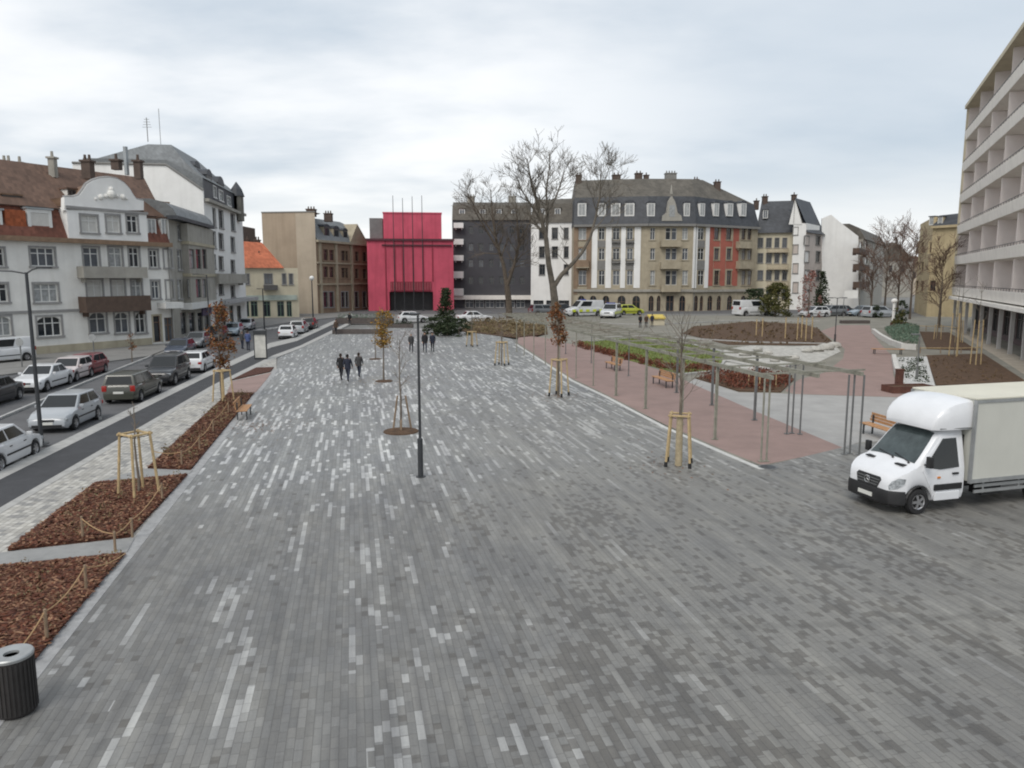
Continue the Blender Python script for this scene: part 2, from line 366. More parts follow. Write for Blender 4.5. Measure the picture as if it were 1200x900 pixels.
# white gravel, green mound, low beds
slab('pebble_patch', gp([(842, 416), (850, 409), (880, 405), (930, 406), (978, 404), (985, 412), (960, 424), (920, 431), (880, 433), (848, 428)]), .010, mat('mixed pale gravel', (.42, .41, .38), .9, .4, 2, .6, 20))
def bed(pts, m, z=.06): return slab('planting_bed', gp(pts), z, m, 0)
Wl = G(9, 647), G(152, 630)
beds_left = [[(-170, 682), (0, 665), (146, 650), (34, 783), (14, 815), (-60, 850), (-170, 860)],
             [(9, 646), (152, 630), (220, 557), (111, 567)],
             [(173, 549), (224, 551), (298, 461), (268, 461)],
             [(271, 446), (317, 436), (321, 431), (300, 431.5)]]
for b in beds_left: bed(b, M['mulch'])
for a in ([(-170, 668), (8, 648), (158, 631), (149, 648), (0, 663), (-170, 681)], [(113, 566), (222, 556), (226, 552), (170, 550), (135, 559)], [(266, 460), (300, 460), (314, 443), (318, 437), (272, 447)]):
    slab('stepping_path', gp(a), .03, M['slab'] if a[0][0] < 200 else M['pink'], 0)
bed([(815, 443.5), (840, 440), (922, 440), (931, 445), (915, 460), (866, 459), (843, 452)], M['soil'])
bed([(853, 404), (980, 405), (958, 385), (940, 380), (880, 377), (812, 383), (800, 391)], M['soil'])
bed([(1085, 417), (1097, 452), (1204, 449), (1152, 415)], M['soil'])
bed([(1078, 389), (1086, 409), (1145, 411), (1112, 390)], M['soil'])
bed([(536, 388), (604, 396), (642, 392), (640, 381), (560, 376)], M['soil'])
slab('pebble_bed', gp([(1049, 420), (1061, 454), (1096, 455), (1086, 419)]), .09, M['gravel'], 0)
slab('lawn', gp([(676, 401), (740, 395), (815, 399), (850, 416), (840, 435), (796, 438), (735, 422)]), .05, M['grass'], 0)
# road markings: parking-bay edge and a crossing
def mark(a, b, w):
    strip('road_marking', [G(*a, -.11), G(*b, -.11)], w, -.104, M['white_line']).location.z = 0
for a, b in (((-10, 520), (118, 460)), ((130, 470), (105, 505)), ((205, 436), (186, 458)), ((-20, 577), (20, 548))): pass
for i in range(7):
    a = G(300 + i * 7, 388.5 - i * .9, -.11); t = dirb(STREET)
    strip('road_marking', [a, a + t * 3.2], .5, -.104, M['white_line'])
def line_mark(pts, w=.14):
    strip('road_marking', [G(x, y, -.11) for x, y in pts], w, -.104, M['white_line'])
line_mark([(-40, 508), (100, 449), (215, 403)], .16)
line_mark([(52, 540), (-40, 545)], .12)
for a, b in (((118, 492), (78, 472)), ((204, 448), (176, 434)), ((258, 425), (238, 416))): line_mark([a, b], .12)

# ================================================================ FACADES
class Fac:
    def __init__(s, A, B):
        s.A = Vector((A[0], A[1], 0)); B = Vector((B[0], B[1], 0)); s.B = B
        s.L = (B - s.A).length; s.d = (B - s.A).normalized(); s.n = Vector((s.d.y, -s.d.x, 0)); s.holes = []
    def pix(s, px, py, out=0.0):
        d = ray(px, py); o = Vector((0, 0, H)); A = s.A + s.n * out
        t = (A - o).dot(s.n) / d.dot(s.n); q = o + d * t
        return (q - A).dot(s.d), q.z
    def p(s, u, z, out=0.0): q = s.A + s.d * u + s.n * out; return Vector((q.x, q.y, z))
    def box(s, mb, u0, u1, z0, z1, o0, o1):
        mb.ob(s.p(u0, z0, o1), s.d * (u1 - u0), s.n * (o0 - o1), Vector((0, 0, z1 - z0)))
    def wall(s, mb, u0, u1, z0, z1, rec=.22, solid=True):
        hs = [h for h in s.holes if h[0] > u0 - .01 and h[1] < u1 + .01 and h[2] > z0 - .01 and h[3] < z1 + .01]
        us = sorted({u0, u1, *[round(v, 4) for h in hs for v in h[:2]]}); zs = sorted({z0, z1, *[round(v, 4) for h in hs for v in h[2:4]]})
        for i in range(len(us) - 1):
            for j in range(len(zs) - 1):
                a, b, c, d = us[i], us[i + 1], zs[j], zs[j + 1]; mu, mz = (a + b) / 2, (c + d) / 2
                if b - a < 1e-4 or d - c < 1e-4 or any(h[0] < mu < h[1] and h[2] < mz < h[3] for h in hs): continue
                mb.poly([s.p(a, c), s.p(b, c), s.p(b, d), s.p(a, d)])
        for h in hs:
            a, b, c, d, arch = h
            mb.poly([s.p(a, c), s.p(a, d), s.p(a, d, -rec), s.p(a, c, -rec)]); mb.poly([s.p(b, d), s.p(b, c), s.p(b, c, -rec), s.p(b, d, -rec)])
            mb.poly([s.p(a, d), s.p(b, d), s.p(b, d, -rec), s.p(a, d, -rec)]); mb.poly([s.p(b, c), s.p(a, c), s.p(a, c, -rec), s.p(b, c, -rec)])
            if arch:
                m = (a + b) / 2; r = (b - a) / 2; ah = arch
                arc = [(m - r * math.cos(q), d - ah + ah * math.sin(q)) for q in (math.pi * k / 12 for k in range(13))]
                for k in range(12):
                    cu = a if k < 6 else b
                    mb.poly([s.p(cu, d), s.p(arc[k + 1][0], arc[k + 1][1]), s.p(arc[k][0], arc[k][1])] if True else [])
                    mb.poly([s.p(*arc[k]), s.p(*arc[k + 1]), s.p(*arc[k + 1], -rec), s.p(*arc[k], -rec)])
                mb.poly([s.p(a, d), s.p(b, d), s.p(m, d)])
    def win(s, root, u0, u1, z0, z1, fm, gm, sm=None, arch=0.0, mull=1, trans=.68, rec=.2, sill=True, hole=True, name='window', surr=.16):
        u0, u1, z0, z1 = (round(q, 4) for q in (u0, u1, max(z0, -.1), z1))
        if hole: s.holes.append((u0, u1, z0, z1, arch))
        mb = MB(); fw = min(.075, (u1 - u0) * .09); o0, o1 = -rec + .07, -rec - .02
        s.box(mb, u0, u0 + fw, z0, z1, o0, o1); s.box(mb, u1 - fw, u1, z0, z1, o0, o1)
        s.box(mb, u0 + fw, u1 - fw, z0, z0 + fw, o0, o1); s.box(mb, u0 + fw, u1 - fw, z1 - fw, z1, o0, o1)
        for k in range(mull):
            m = u0 + (u1 - u0) * (k + 1) / (mull + 1); s.box(mb, m - fw * .6, m + fw * .6, z0 + fw, z1 - fw, o0 - .01, o1)
        if trans: zt = z0 + (z1 - z0) * trans; s.box(mb, u0 + fw, u1 - fw, zt - fw * .5, zt + fw * .5, o0 - .015, o1)
        mats = [fm]
        if sm:
            mb.mi = 1; mats.append(sm); w = surr
            s.box(mb, u0 - w, u0, z0, z1, .05, -.05); s.box(mb, u1, u1 + w, z0, z1, .05, -.05); s.box(mb, u0 - w, u1 + w, z1, z1 + w, .06, -.05)
            if sill: s.box(mb, u0 - w - .05, u1 + w + .05, z0 - .16, z0, .13, -.05)
        o = mb.build(name, mats, root)
        p = MB(); s.box(p, u0 + fw * .6, u1 - fw * .6, z0 + fw * .6, z1 - fw * .6, -rec, -rec - .03); p.build('pane', gm, o)
        return o
    def winpx(s, root, x0, y0, x1, y1, *a, **k):
        xc, yc = (x0 + x1) / 2, (y0 + y1) / 2
        ua, _ = s.pix(x0, yc); ub, _ = s.pix(x1, yc); _, zt = s.pix(xc, y0); _, zb = s.pix(xc, y1)
        return s.win(root, ua, ub, zb, zt, *a, **k)
def pick_glass(): return M[R.choice(['glass', 'glass', 'glass_mid', 'glass_mid', 'curtain'])]
def rings_rect(F, insets):                              # roof rings over a rectangular plan: (front, back, left, right, z)
    return [[F.p(l, z, -f), F.p(F.L - r, z, -f), F.p(F.L - r, z, -b), F.p(l, z, -b)] for f, b, l, r, z in insets]
def chimney(parent, px, ytop, ybot, Y, w, m, pots=2, d=None):
    a = V(px, ybot, Y); zt = zat(ytop, Y, px); mb = MB()
    mb.box((a.x, a.y, (a.z + zt) / 2), (w, d or w, zt - a.z)); mb.box((a.x, a.y, zt + .08), (w + .22, (d or w) + .22, .16))
    for k in range(pots): mb.cyl((a.x + (k - (pots - 1) / 2) * w / max(pots, 1), a.y, zt + .16), .14, .5, 8, .11)
    return mb.build('chimney', m, parent)
def dormer(root, F, px0, y0, px1, y1, back, wm, rm, fm, gm, arched=False, inset=0.0, mull=1):
    xc, yc = (px0 + px1) / 2, (y0 + y1) / 2
    u0, _ = F.pix(px0, yc, -inset); u1, _ = F.pix(px1, yc, -inset); zt = F.pix(xc, y0, -inset)[1]; zb = F.pix(xc, y1, -inset)[1]
    mb = MB(); o = -inset; w = (u1 - u0)
    F.box(mb, u0, u1, zb, zt, o, o - back)
    mb.mi = 1
    if arched:
        n = 8; m = (u0 + u1) / 2; r = w / 2 + .12
        pr = [(m - r * math.cos(math.pi * k / n), zt + r * .55 * math.sin(math.pi * k / n)) for k in range(n + 1)]
        mb.loft([[F.p(u, z, o + .1) for u, z in pr], [F.p(u, z, o - back) for u, z in pr]])
    else: F.box(mb, u0 - .12, u1 + .12, zt, zt + .14, o + .16, o - back)
    mb.mi = 2; fw = max(.08, w * .14)
    F.box(mb, u0 + .02, u0 + fw, zb + .02, zt - .02, o + .06, o); F.box(mb, u1 - fw, u1 - .02, zb + .02, zt - .02, o + .06, o)
    F.box(mb, u0 + fw, u1 - fw, zt - fw, zt - .02, o + .06, o); F.box(mb, u0 + fw, u1 - fw, zb + .02, zb + fw, o + .06, o)
    for k in range(mull): q = u0 + w * (k + 1) / (mull + 1); F.box(mb, q - .04, q + .04, zb + fw, zt - fw, o + .05, o)
    d = mb.build('dormer', [wm, rm, fm], root)
    p = MB(); F.box(p, u0 + fw * .9, u1 - fw * .9, zb + fw * .9, zt - fw * .9, o + .02, o - .01); p.build('pane', gm, d)
    return d
def balcony(root, F, u0, u1, z0, z1, out, pm, sm=None, name='balcony', bars=False):
    mb = MB(); F.box(mb, u0, u1, z0 - .18, z0, out, -.05)
    mb.mi = 1
    if not bars:
        F.box(mb, u0, u1, z0, z1, out, out - .12); F.box(mb, u0, u0 + .12, z0, z1, out - .12, 0); F.box(mb, u1 - .12, u1, z0, z1, out - .12, 0)
    else:
        F.box(mb, u0, u1, z1 - .05, z1, out, out - .05)
        n = max(4, int((u1 - u0) / .16))
        for k in range(n + 1): q = u0 + .02 + (u1 - u0 - .04) * k / n; F.box(mb, q - .014, q + .014, z0, z1 - .05, out - .01, out - .04)
        for q in (u0, u1 - .05): F.box(mb, q, q + .05, z1 - .05, z1, out - .05, 0); F.box(mb, q, q + .05, (z0 + z1) / 2, (z0 + z1) / 2 + .04, out - .05, 0)
    mb.mi = 0
    for q in (u0 + .3, u1 - .5): F.box(mb, q, q + .2, z0 - .55, z0 - .18, out * .55, -.05)
    return mb.build(name, [sm or pm, pm], root)
def bpx(root, F, x0, y0, x1, y1, out, pm, sm=None, **k):
    xc, yc = (x0 + x1) / 2, (y0 + y1) / 2
    return balcony(root, F, F.pix(x0, yc, out)[0], F.pix(x1, yc, out)[0], F.pix(xc, y1, out)[1], F.pix(xc, y0, out)[1], out, pm, sm, **k)
# ================================================================ BUILDINGS
P_white = mat('off white render', (.70, .69, .655), .9, .07, .8, .15, 20, streak=.18)
P_white2 = mat('bright white render', (.76, .755, .735), .9, .06, .5, .15, 20, streak=.12)
P_grey = mat('grey stone facade', (.33, .315, .28), .9, .14, .8, .2, 12, streak=.3)
P_beige = mat('beige sandstone', (.36, .315, .235), .9, .16, .7, .2, 12, streak=.3)
P_cream = mat('cream render', (.55, .50, .38), .9, .1, .6, .15, 15, streak=.2)
P_tan = mat('tan blank render', (.37, .295, .22), .9, .12, .25, .15, 15, streak=.25)
P_tan2 = mat('pale tan render', (.44, .375, .295), .9, .1, .3, .15, 15, streak=.2)
P_brownst = mat('brown stone', (.25, .18, .125), .9, .2, .7, .2, 12, streak=.3)
P_pink = mat('raspberry cladding', (.52, .08, .128), .7, .2, .22, .05, 30, streak=.3)
P_pinkd = mat('dark raspberry ribs', (.24, .03, .05), .7, .15, 1)
P_dark = mat('slate grey cladding', (.070, .070, .078), .8, .12, .5, .1, 20)
P_red = mat('brick red render', (.36, .115, .085), .9, .12, .6, .15, 20)
P_brick = mat('dark brick', (.095, .070, .058), .9, .2, 2, .2, 20)
P_plinth = mat('ochre plinth render', (.40, .36, .27), .9, .14, .7, .2, 15, streak=.3)
P_surr = mat('grey stone surround', (.27, .265, .26), .85, .12, 2)
P_rosew = mat('rose grey balcony wall', (.70, .645, .62), .85, .06, .6)
P_band = mat('white balcony parapet', (.80, .77, .72), .8, .07, .7, streak=.12)
P_mid = mat('mid grey trim', (.20, .195, .185), .8, .15, 2)
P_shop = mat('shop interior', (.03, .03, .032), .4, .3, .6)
T_red = mat('red brown roof tiles', (.12, .074, .054), .85, .25, .5, .3, 8, tiles=(.32, .22))
T_redm = mat('red mansard tiles', (.145, .058, .04), .85, .3, .8, .3, 8, tiles=(.28, .25))
T_brown = mat('mossy brown roof tiles', (.185, .115, .075), .85, .3, .35, .3, 8, tiles=(.32, .2))
T_orange = mat('orange roof tiles', (.40, .125, .065), .85, .18, .5, .3, 8, tiles=(.32, .2))
T_slate = mat('blue grey slate', (.052, .056, .064), .6, .25, .6, .2, 8, tiles=(.25, .2))
T_slate2 = mat('weathered grey slate', (.165, .175, .18), .65, .2, .5, .2, 8, tiles=(.25, .15))
T_slateb = mat('brownish slate', (.105, .095, .08), .75, .3, .4, .2, 8, tiles=(.25, .2))
T_zinc = mat('zinc sheet', (.30, .32, .33), .5, .15, .8, metal=.3)
W_white = mat('white window frame', (.62, .62, .60), .6, .06, 3)
W_dark = mat('dark window frame', (.10, .095, .09), .6, .1, 3)
W_brown = mat('brown window frame', (.16, .10, .07), .6, .1, 3)
B_dark = mat('dark brown balcony', (.10, .068, .052), .8, .2, 2, streak=.2)
B_iron = mat('wrought iron railing', (.03, .03, .032), .6, .1, 4)
A_red = mat('dark red awning', (.17, .04, .035), .8, .15, 3)
A_white = mat('white awning canvas', (.62, .62, .60), .8, .1, 3)
A_purple = mat('purple shop sign', (.09, .07, .13), .6, .15, 3)

def body(root, name, F, depth, z1, m, z0=-.15, rec=.22, top=True, side=True):
    mb = MB(); F.wall(mb, 0, F.L, z0, z1, rec)
    a, b = F.p(F.L, z0, -depth), F.p(0, z0, -depth); up = Vector((0, 0, z1 - z0))
    q0, q1 = F.p(0, z0), F.p(F.L, z0)
    mb.poly([q1, a, a + up, q1 + up]); mb.poly([a, b, b + up, a + up]); mb.poly([b, q0, q0 + up, b + up])
    if top: mb.poly([q0 + up, q1 + up, a + up, b + up])
    return mb.build(name, m, root)
def corn(root, F, z, h, o, m, u0=None, u1=None, name='cornice'):
    mb = MB(); F.box(mb, -.05 if u0 is None else u0, F.L + .05 if u1 is None else u1, z, z + h, o, -.06); return mb.build(name, m, root)

# ---------------------------------------------------------------- 1 white house with the curved gable
F = Fac(G(-110, 428.4), G(205, 401.3))
root = thing('town_house', 'long off-white three storey house with curved white gable and red tiled mansard roof', 'house', F.A)
Z = lambda x, y: F.pix(x, y)[1]
U = lambda x, y=330: F.pix(x, y)[0]
eave = Z(120, 284.5)
for x0, x1 in ((-100, -72), (-48, -20), (-22, 5), (36, 64)):
    F.winpx(root, x0, 290.5, x1, 312, W_white, pick_glass(), P_surr, mull=2, trans=.7)
    F.winpx(root, x0 + 4, 332.5, x1 + 4, 354, W_white, pick_glass(), P_surr, mull=2, trans=.7)
    F.winpx(root, x0 + 8, 371, x1 + 8, 394, W_white, pick_glass(), P_surr, mull=2, trans=.66, arch=.45)
for (x0, x1, g) in ((98, 116, 'glass_mid'), (128, 143, 'curtain'), (151.5, 163, 'glass')): F.winpx(root, x0, 290, x1, 313, W_white, M[g], P_surr, mull=1, sill=False)
for (x0, x1, g) in ((102, 120, 'blind'), (131, 146, 'blind'), (154.5, 166, 'curtain')): F.winpx(root, x0, 328, x1, 350, W_white, M[g], P_surr, mull=1, sill=False)
for (x0, x1, g) in ((105, 124.5, 'glass_mid'), (135, 151, 'glass_mid'), (159, 170.5, 'glass')): F.winpx(root, x0, 366, x1, 390, W_white, M[g], P_surr, mull=1, arch=.6)
for x0, x1 in ((175.5, 185), (192.5, 201)): F.winpx(root, x0, 293, x1, 313.5, W_white, pick_glass(), P_surr, mull=1); F.winpx(root, x0 + 2.5, 329, x1 + 2, 350, W_white, pick_glass(), P_surr, mull=1)
F.winpx(root, 180, 370, 188.5, 401, W_brown, M['glass'], P_plinth, mull=0, trans=.75, name='door', sill=False)
F.winpx(root, 193, 372, 203.5, 400, W_brown, M['glass_mid'], None, mull=1, name='shop_window')
for x0, x1 in ((56, 66), (113, 122), (140, 148), (163, 169), (-40, -30)): F.winpx(root, x0, 404.5 - (x0 > 100) * .8 + (x0 < 60) * 3, x1, 408 - (x0 > 100) * .8 + (x0 < 60) * 3, W_dark, M['glass'], None, mull=0, trans=0, name='cellar_window')
body(root, 'wall', F, 13, eave, P_white)
corn(root, F, Z(60, 366), .22, .1, P_surr, 0, U(100), 'string_course'); corn(root, F, eave - .15, .4, .55, mat('brown timber eave', (.22, .15, .10), .85, .2, 2))
mb = MB(); F.box(mb, 0, U(178, 400), -.15, Z(110, 401), .06, -.05); mb.build('plinth', P_plinth, root)
bpx(root, F, 98, 312.5, 173, 323.5, 1.0, P_grey, P_grey); bpx(root, F, 101, 347, 177, 363, 1.15, B_dark, B_dark)
mb = MB(); F.box(mb, U(184, 356), U(205, 356), Z(195, 361), Z(195, 354), 1.3, 0); mb.build('awning', A_white, root)
# gable
gu0, gu1 = U(75.5, 260), U(168.5, 260); zc = Z(120, 246.5)
GF = Fac(F.p(gu0, 0, .46), F.p(gu1, 0, .46))
for x0, x1, g in ((95, 114, 'blind'), (125, 140, 'blind'), (149, 161, 'glass')): GF.winpx(root, x0, 252.5, x1, 272.5, W_white, M[g], P_surr, mull=1, rec=.16)
mb = MB(); GF.wall(mb, 0, GF.L, eave + .25, zc, .2)
out = [(75.5, 246.5), (75.5, 231), (86, 231), (93, 229), (97.5, 223), (102, 216), (109, 211.5), (118, 208.8), (128, 208), (138, 209.8), (146, 214.5), (152, 221), (156.5, 228.5), (160, 233.5), (168.5, 235.5), (168.5, 246.5)]
pr = [GF.pix(*q) for q in out]
mb.loft([[GF.p(u, z, -.5) for u, z in pr][::-1], [GF.p(u, z, 0) for u, z in pr][::-1]])
for u in (0, GF.L): mb.poly([GF.p(u, eave), GF.p(u, zc), GF.p(u, zc, -1.6), GF.p(u, eave, -1.6)])
gab = mb.build('gable', P_white2, root)
mb = MB(); GF.box(mb, -.1, GF.L + .1, zc - .1, zc + .12, .14, -.05)
for i in range(len(pr) - 1):
    if 1 <= i <= len(pr) - 3: mb.tube([GF.p(*pr[i], -.2), GF.p(*pr[i + 1], -.2)], .16, 6)
mb.build('coping', P_surr, gab)
mb = MB()
for cx, cy, r in ((130, 228, .42), (130, 222, .25), (118, 231, .26), (144, 231, .26), (124, 230, .2), (137, 230, .2), (112, 233, .14), (148, 233, .14)):
    u, z = GF.pix(cx, cy); c = GF.p(u, z, .02); mb.ball(c, r, 10, 6)
mb.build('relief_ornament', P_white, gab)
# roof
mb = MB(); L = F.L
rr = rings_rect(F, [(-.35, 12.6, -.3, .1, eave + .2), (.75, 12, 0, .1, Z(60, 244)), (.4, 12.2, 0, .0, Z(60, 243)), (6.0, 8, 0, -2.1, V(90, 192, (F.p(14, 0, -6)).y).z)])
mb.loft(rr[:2], False, False); mb.mi = 1; mb.loft(rr[2:], False, True); mb.mi = 2; mb.loft(rr[1:3], False, False)
roof = mb.build('roof', [T_redm, T_red, P_mid], root)
mb = MB(); pr2 = [GF.pix(*q) for q in out[3:13]]; m0 = sum(q[0] for q in pr2) / len(pr2)
ztop = V(118, 196, F.p(14, 0, -5).y).z
mb.loft([[GF.p(u, z - .15, -.5) for u, z in pr2], [GF.p(m0 + (u - m0) * .35 + 1.0, z * .35 + ztop * .65 - 1.2, -6.5) for u, z in pr2]], False, False, False)
gb0, gb1 = GF.pix(168.5, 246)[0], GF.pix(160, 233)[1]
mb.poly([GF.p(0, zc, -.3), GF.p(*pr[1], -.3), GF.p(pr[1][0] - .3, ztop - 3.2, -5)]); mb.poly([GF.p(GF.L, zc, -.3), GF.p(*pr[-2], -.3), GF.p(GF.L + .4, ztop - 3.2, -5)])
mb.build('gable_roof', T_brown, root, smooth=30)
for x0, x1 in ((32, 61), (-24, 3), (-76, -48)): dormer(root, F, x0, 245.5, x1, 273, 2.2, W_white, T_zinc, W_white, M['blind'] if x0 == 32 else M['curtain'], mull=0, inset=.1)
for x0, x1 in ((172, 183), (188.5, 197.5)): dormer(root, F, x0, 256, x1, 280, 2.0, W_white, T_red, W_white, M['curtain'], mull=1, inset=.1)
dormer(root, F, 2, 229, 25, 241, 3, T_red, T_brown, W_dark, M['glass'], mull=1, inset=1.4); dormer(root, F, 79, 222, 89, 229, 2.5, P_white, T_red, W_dark, M['glass'], mull=1, inset=1.8)
dormer(root, F, 186, 238, 197, 250, 2.5, T_brown, T_brown, W_brown, M['glass_mid'], mull=0, inset=1.1)
mb = MB(); F.box(mb, U(7, 260), U(31, 260), Z(20, 275), Z(20, 246), -.02, -1.5); mb.build('tile_hung_panel', mat('orange brown hung tiles', (.30, .085, .035), .85, .3, .7, .2, 10, tiles=(.25, .25)), root)
Yr = F.p(14, 0, -6).y
for (x, yt, yb, w, m_, n) in ((10, 191, 215, .8, P_grey, 2), (25, 192, 212, .5, P_grey, 1), (63, 186, 208, .55, P_grey, 1), (104, 190, 210, .8, P_brick, 2), (137, 189, 199, .7, P_brick, 1), (163, 190, 210, .6, P_brick, 1)):
    chimney(roof, x, yt, yb, Yr, w, m_, n)
mb = MB(); a = V(149, 205, Yr); mb.tube([a, (a.x, a.y, zat(172, Yr, 149))], .22, 6); mb.build('flue', T_zinc, roof)
mb = MB(); mb.tube([F.p(L - .2, .2, .12), F.p(L - .2, eave, .12)], .07, 6); mb.build('drainpipe', P_mid, root)

# ---------------------------------------------------------------- 2 narrow grey house with bay
F2 = Fac(G(205, 401.3), G(248, 388.9)); F = F2
root = thing('bay_house', 'narrow grey stone house with rounded slate roof and bay windows beside the white gabled house', 'house', F.A)
ev = F.pix(225, 263)[1]; ub0, ub1 = F.pix(214.5, 320)[0], F.pix(245, 320)[0]
BF = Fac(F.p(ub0, 0, .7), F.p(ub1, 0, .7))
for y0, y1 in ((262, 280), (292, 315), (327, 349)):
    F.winpx(root, 208, y0 + 1, 212.3, y1 + 1, W_white, pick_glass(), P_surr, mull=1, surr=.1)
    for x0, x1 in ((222, 228.5), (230, 236), (237.5, 242.5)): BF.winpx(root, x0, y0, x1, y1, W_dark, M[R.choice(['glass_mid', 'glass', 'curtain'])], None, mull=0, trans=.7)
for x0, x1 in ((212, 219), (222, 229), (232, 238), (240, 246)): F.winpx(root, x0, 366, x1, 392, W_dark, M['glass'], None, mull=0, trans=.8, name='shop_window')
body(root, 'wall', F, 12, ev, P_grey)
mb = MB(); zb0 = F.pix(225, 355)[1]; zb1 = ev - .2
BF.wall(mb, 0, BF.L, zb0, zb1, .2)
for u in (0, BF.L): mb.poly([BF.p(u, zb0), BF.p(u, zb1), BF.p(u, zb1, -.7), BF.p(u, zb0, -.7)])
mb.poly([BF.p(0, zb0), BF.p(BF.L, zb0), BF.p(BF.L, zb0, -.7), BF.p(0, zb0, -.7)]); mb.build('bay', P_grey, root)
for y in (286, 322): z = F.pix(225, y)[1]; mb = MB(); BF.box(mb, -.1, BF.L + .1, z - .2, z + .12, .12, -.75); mb.build('bay_ledge', P_plinth, root)
corn(root, F, ev - .1, .35, 1.0, T_slate)
mb = MB(); prof = [(-.95, ev + .2), (-.6, ev + .9), (.1, ev + 1.5), (1.6, ev + 1.9), (6, ev + 2.1)]
mb.loft([[F.p(max(0, o * .42), z, -o) for o, z in prof], [F.p(F.L, z, -o) for o, z in prof]], False, False, False)
mb.poly([F.p(max(0, o * .42), z, -o) for o, z in prof] + [F.p(2.5, ev, -6), F.p(0, ev, .9)]); mb.build('roof', T_slate2, root, smooth=50)
mb = MB(); F.box(mb, F.pix(212, 357)[0], F.L, F.pix(225, 361)[1], F.pix(225, 354)[1], 1.1, 0); mb.build('awning', A_white, root)
mb = MB(); F.box(mb, F.pix(236, 362)[0], F.L, F.pix(238, 370)[1], F.pix(238, 361)[1], .14, 0); mb.build('shop_sign', A_purple, root)

# ---------------------------------------------------------------- 3 tall corner house with white party wall
F3 = Fac(G(248, 388.9), G(290, 376.9)); F = F3
root = thing('corner_block', 'tall pale corner apartment house with big blank white side wall and grey slate roof', 'apartment house', F.A)
zc = F.pix(252, 240)[1]; zm = F.pix(252, 215)[1]
for x0, x1 in ((249.5, 252.5), (256.5, 261.5), (270.5, 275)):
    for y0, y1 in ((247, 267), (274, 292), (301, 316), (331, 345)): F.winpx(root, x0, y0 + (x0 - 256) * .3, x1, y1 + (x0 - 256) * .22, W_dark, M[R.choice(['glass', 'glass_mid'])], P_surr, mull=1, surr=.14)
for x0, x1 in ((252, 257), (260, 265), (269, 274), (278, 283)): F.winpx(root, x0, 358, x1, 382, W_dark, M['glass'], None, mull=0, name='shop_window')
wall3 = body(root, 'wall', F, 14, zc, P_white2)
w = -F.n.copy()
sp = [(0, -.1), (0, 16.6), (3.9, 19.35), (14, 19.35), (14, -.1)]
mb = MB(); t = -F.d * .25
mb.loft([[F.p(0, z, -s) + t for s, z in sp], [F.p(0, z, -s) + F.d * .12 for s, z in sp]]); mb.build('party_wall', P_white2, root)
mb = MB(); mb.tube([F.p(0, 16.6, .05) - F.d * .3, F.p(0, 19.4, -3.9) - F.d * .3, F.p(0, 19.4, -14) - F.d * .3], .13, 6); mb.build('wall_coping', P_mid, root)
corn(root, F, zc - .1, .35, .6, P_grey)
MF = Fac(F.p(.3, 0, -.25), F.p(F.L, 0, -.25))
for x0, x1 in ((250, 253), (256.5, 261), (266, 270)): MF.winpx(root, x0, 219 + (x0 - 250) * .75, x1, 231 + (x0 - 250) * .6, W_white, M['curtain'], W_white, mull=0, rec=.15, surr=.12)
mb = MB(); MF.wall(mb, 0, MF.L, zc + .2, zm, .2); mb.build('attic_wall', T_slate, root)
mb = MB(); rr = rings_rect(F, [(.1, 13.5, .15, .1, zm), (2.0, 12.5, .6, 1.5, zm + 1.7), (4.0, 6.6, 2.6, 8.0, 22.1)]); mb.loft(rr, False, True)
mb.loft([[F.p(.15, z, -s) for s, z in ((.1, zc), (.1, zm), (4, zm + 1.9), (13, zm + 1.9), (13, zc))], [F.p(.5, z, -s) for s, z in ((.1, zc), (.1, zm), (4, zm + 1.9), (13, zm + 1.9), (13, zc))]])
roof = mb.build('roof', T_slate2, root)
for x0, y0, x1, y1 in ((228, 196, 234, 206), (242, 206, 248, 216), (255, 216, 262, 226)): dormer(root, F, x0, y0, x1, y1, 3.0, T_slate, T_slate, W_dark, M['glass'], arched=True, inset=.6 if x0 > 240 else 2.2, mull=0)
mb = MB(); bz = F.pix(260, 330)[1]; F.box(mb, .2, F.L * .8, bz - .25, bz, 1.2, -.05); mb.build('balcony_slab', P_grey, root)
balcony(root, F, .25, F.L * .79, bz + .01, bz + 1.0, 1.15, P_grey, P_grey, bars=False)
mb = MB(); F.box(mb, .3, F.L - .3, F.pix(262, 355)[1], F.pix(262, 351)[1], 1.8, 0); mb.build('canopy', mat('grey canopy', (.34, .34, .34), .7), root)
cb = MB()
for k in range(2): cb.tube([F.p(F.L * .86, zc - 1, .0), F.p(F.L * .86, zc + 2.4, 0)], [.9, .9], 10)
cb.mi = 1; q = F.p(F.L * .86, zc + 2.4, 0); cb.tube([q, q + Vector((0, 0, 1.0)), q + Vector((0, 0, 2.0))], [1.1, .75, .06], 10); cb.build('turret', [P_grey, T_slate], root)
mb = MB(); a = F.p(4, 22.6, -7); mb.tube([a, a + Vector((0, 0, 2.8))], .05, 5); 
for q in range(4): mb.tube([a + Vector((-.55 + q * .08, 0, 1.7 + q * .3)), a + Vector((.55 - q * .08, 0, 1.7 + q * .3))], .022, 4)
mb.tube([F.p(9, 22, -7), F.p(9, 27.5, -7)], .035, 5); mb.build('aerial', P_mid, roof)
mb = MB(); F.box(mb, F.pix(252, 365)[0], F.pix(285, 365)[0], F.pix(262, 382)[1], F.pix(262, 357)[1], .05, .0); mb.build('shopfront', mat('rust red shopfront', (.20, .07, .045), .7, .3, 2), root) if False else None

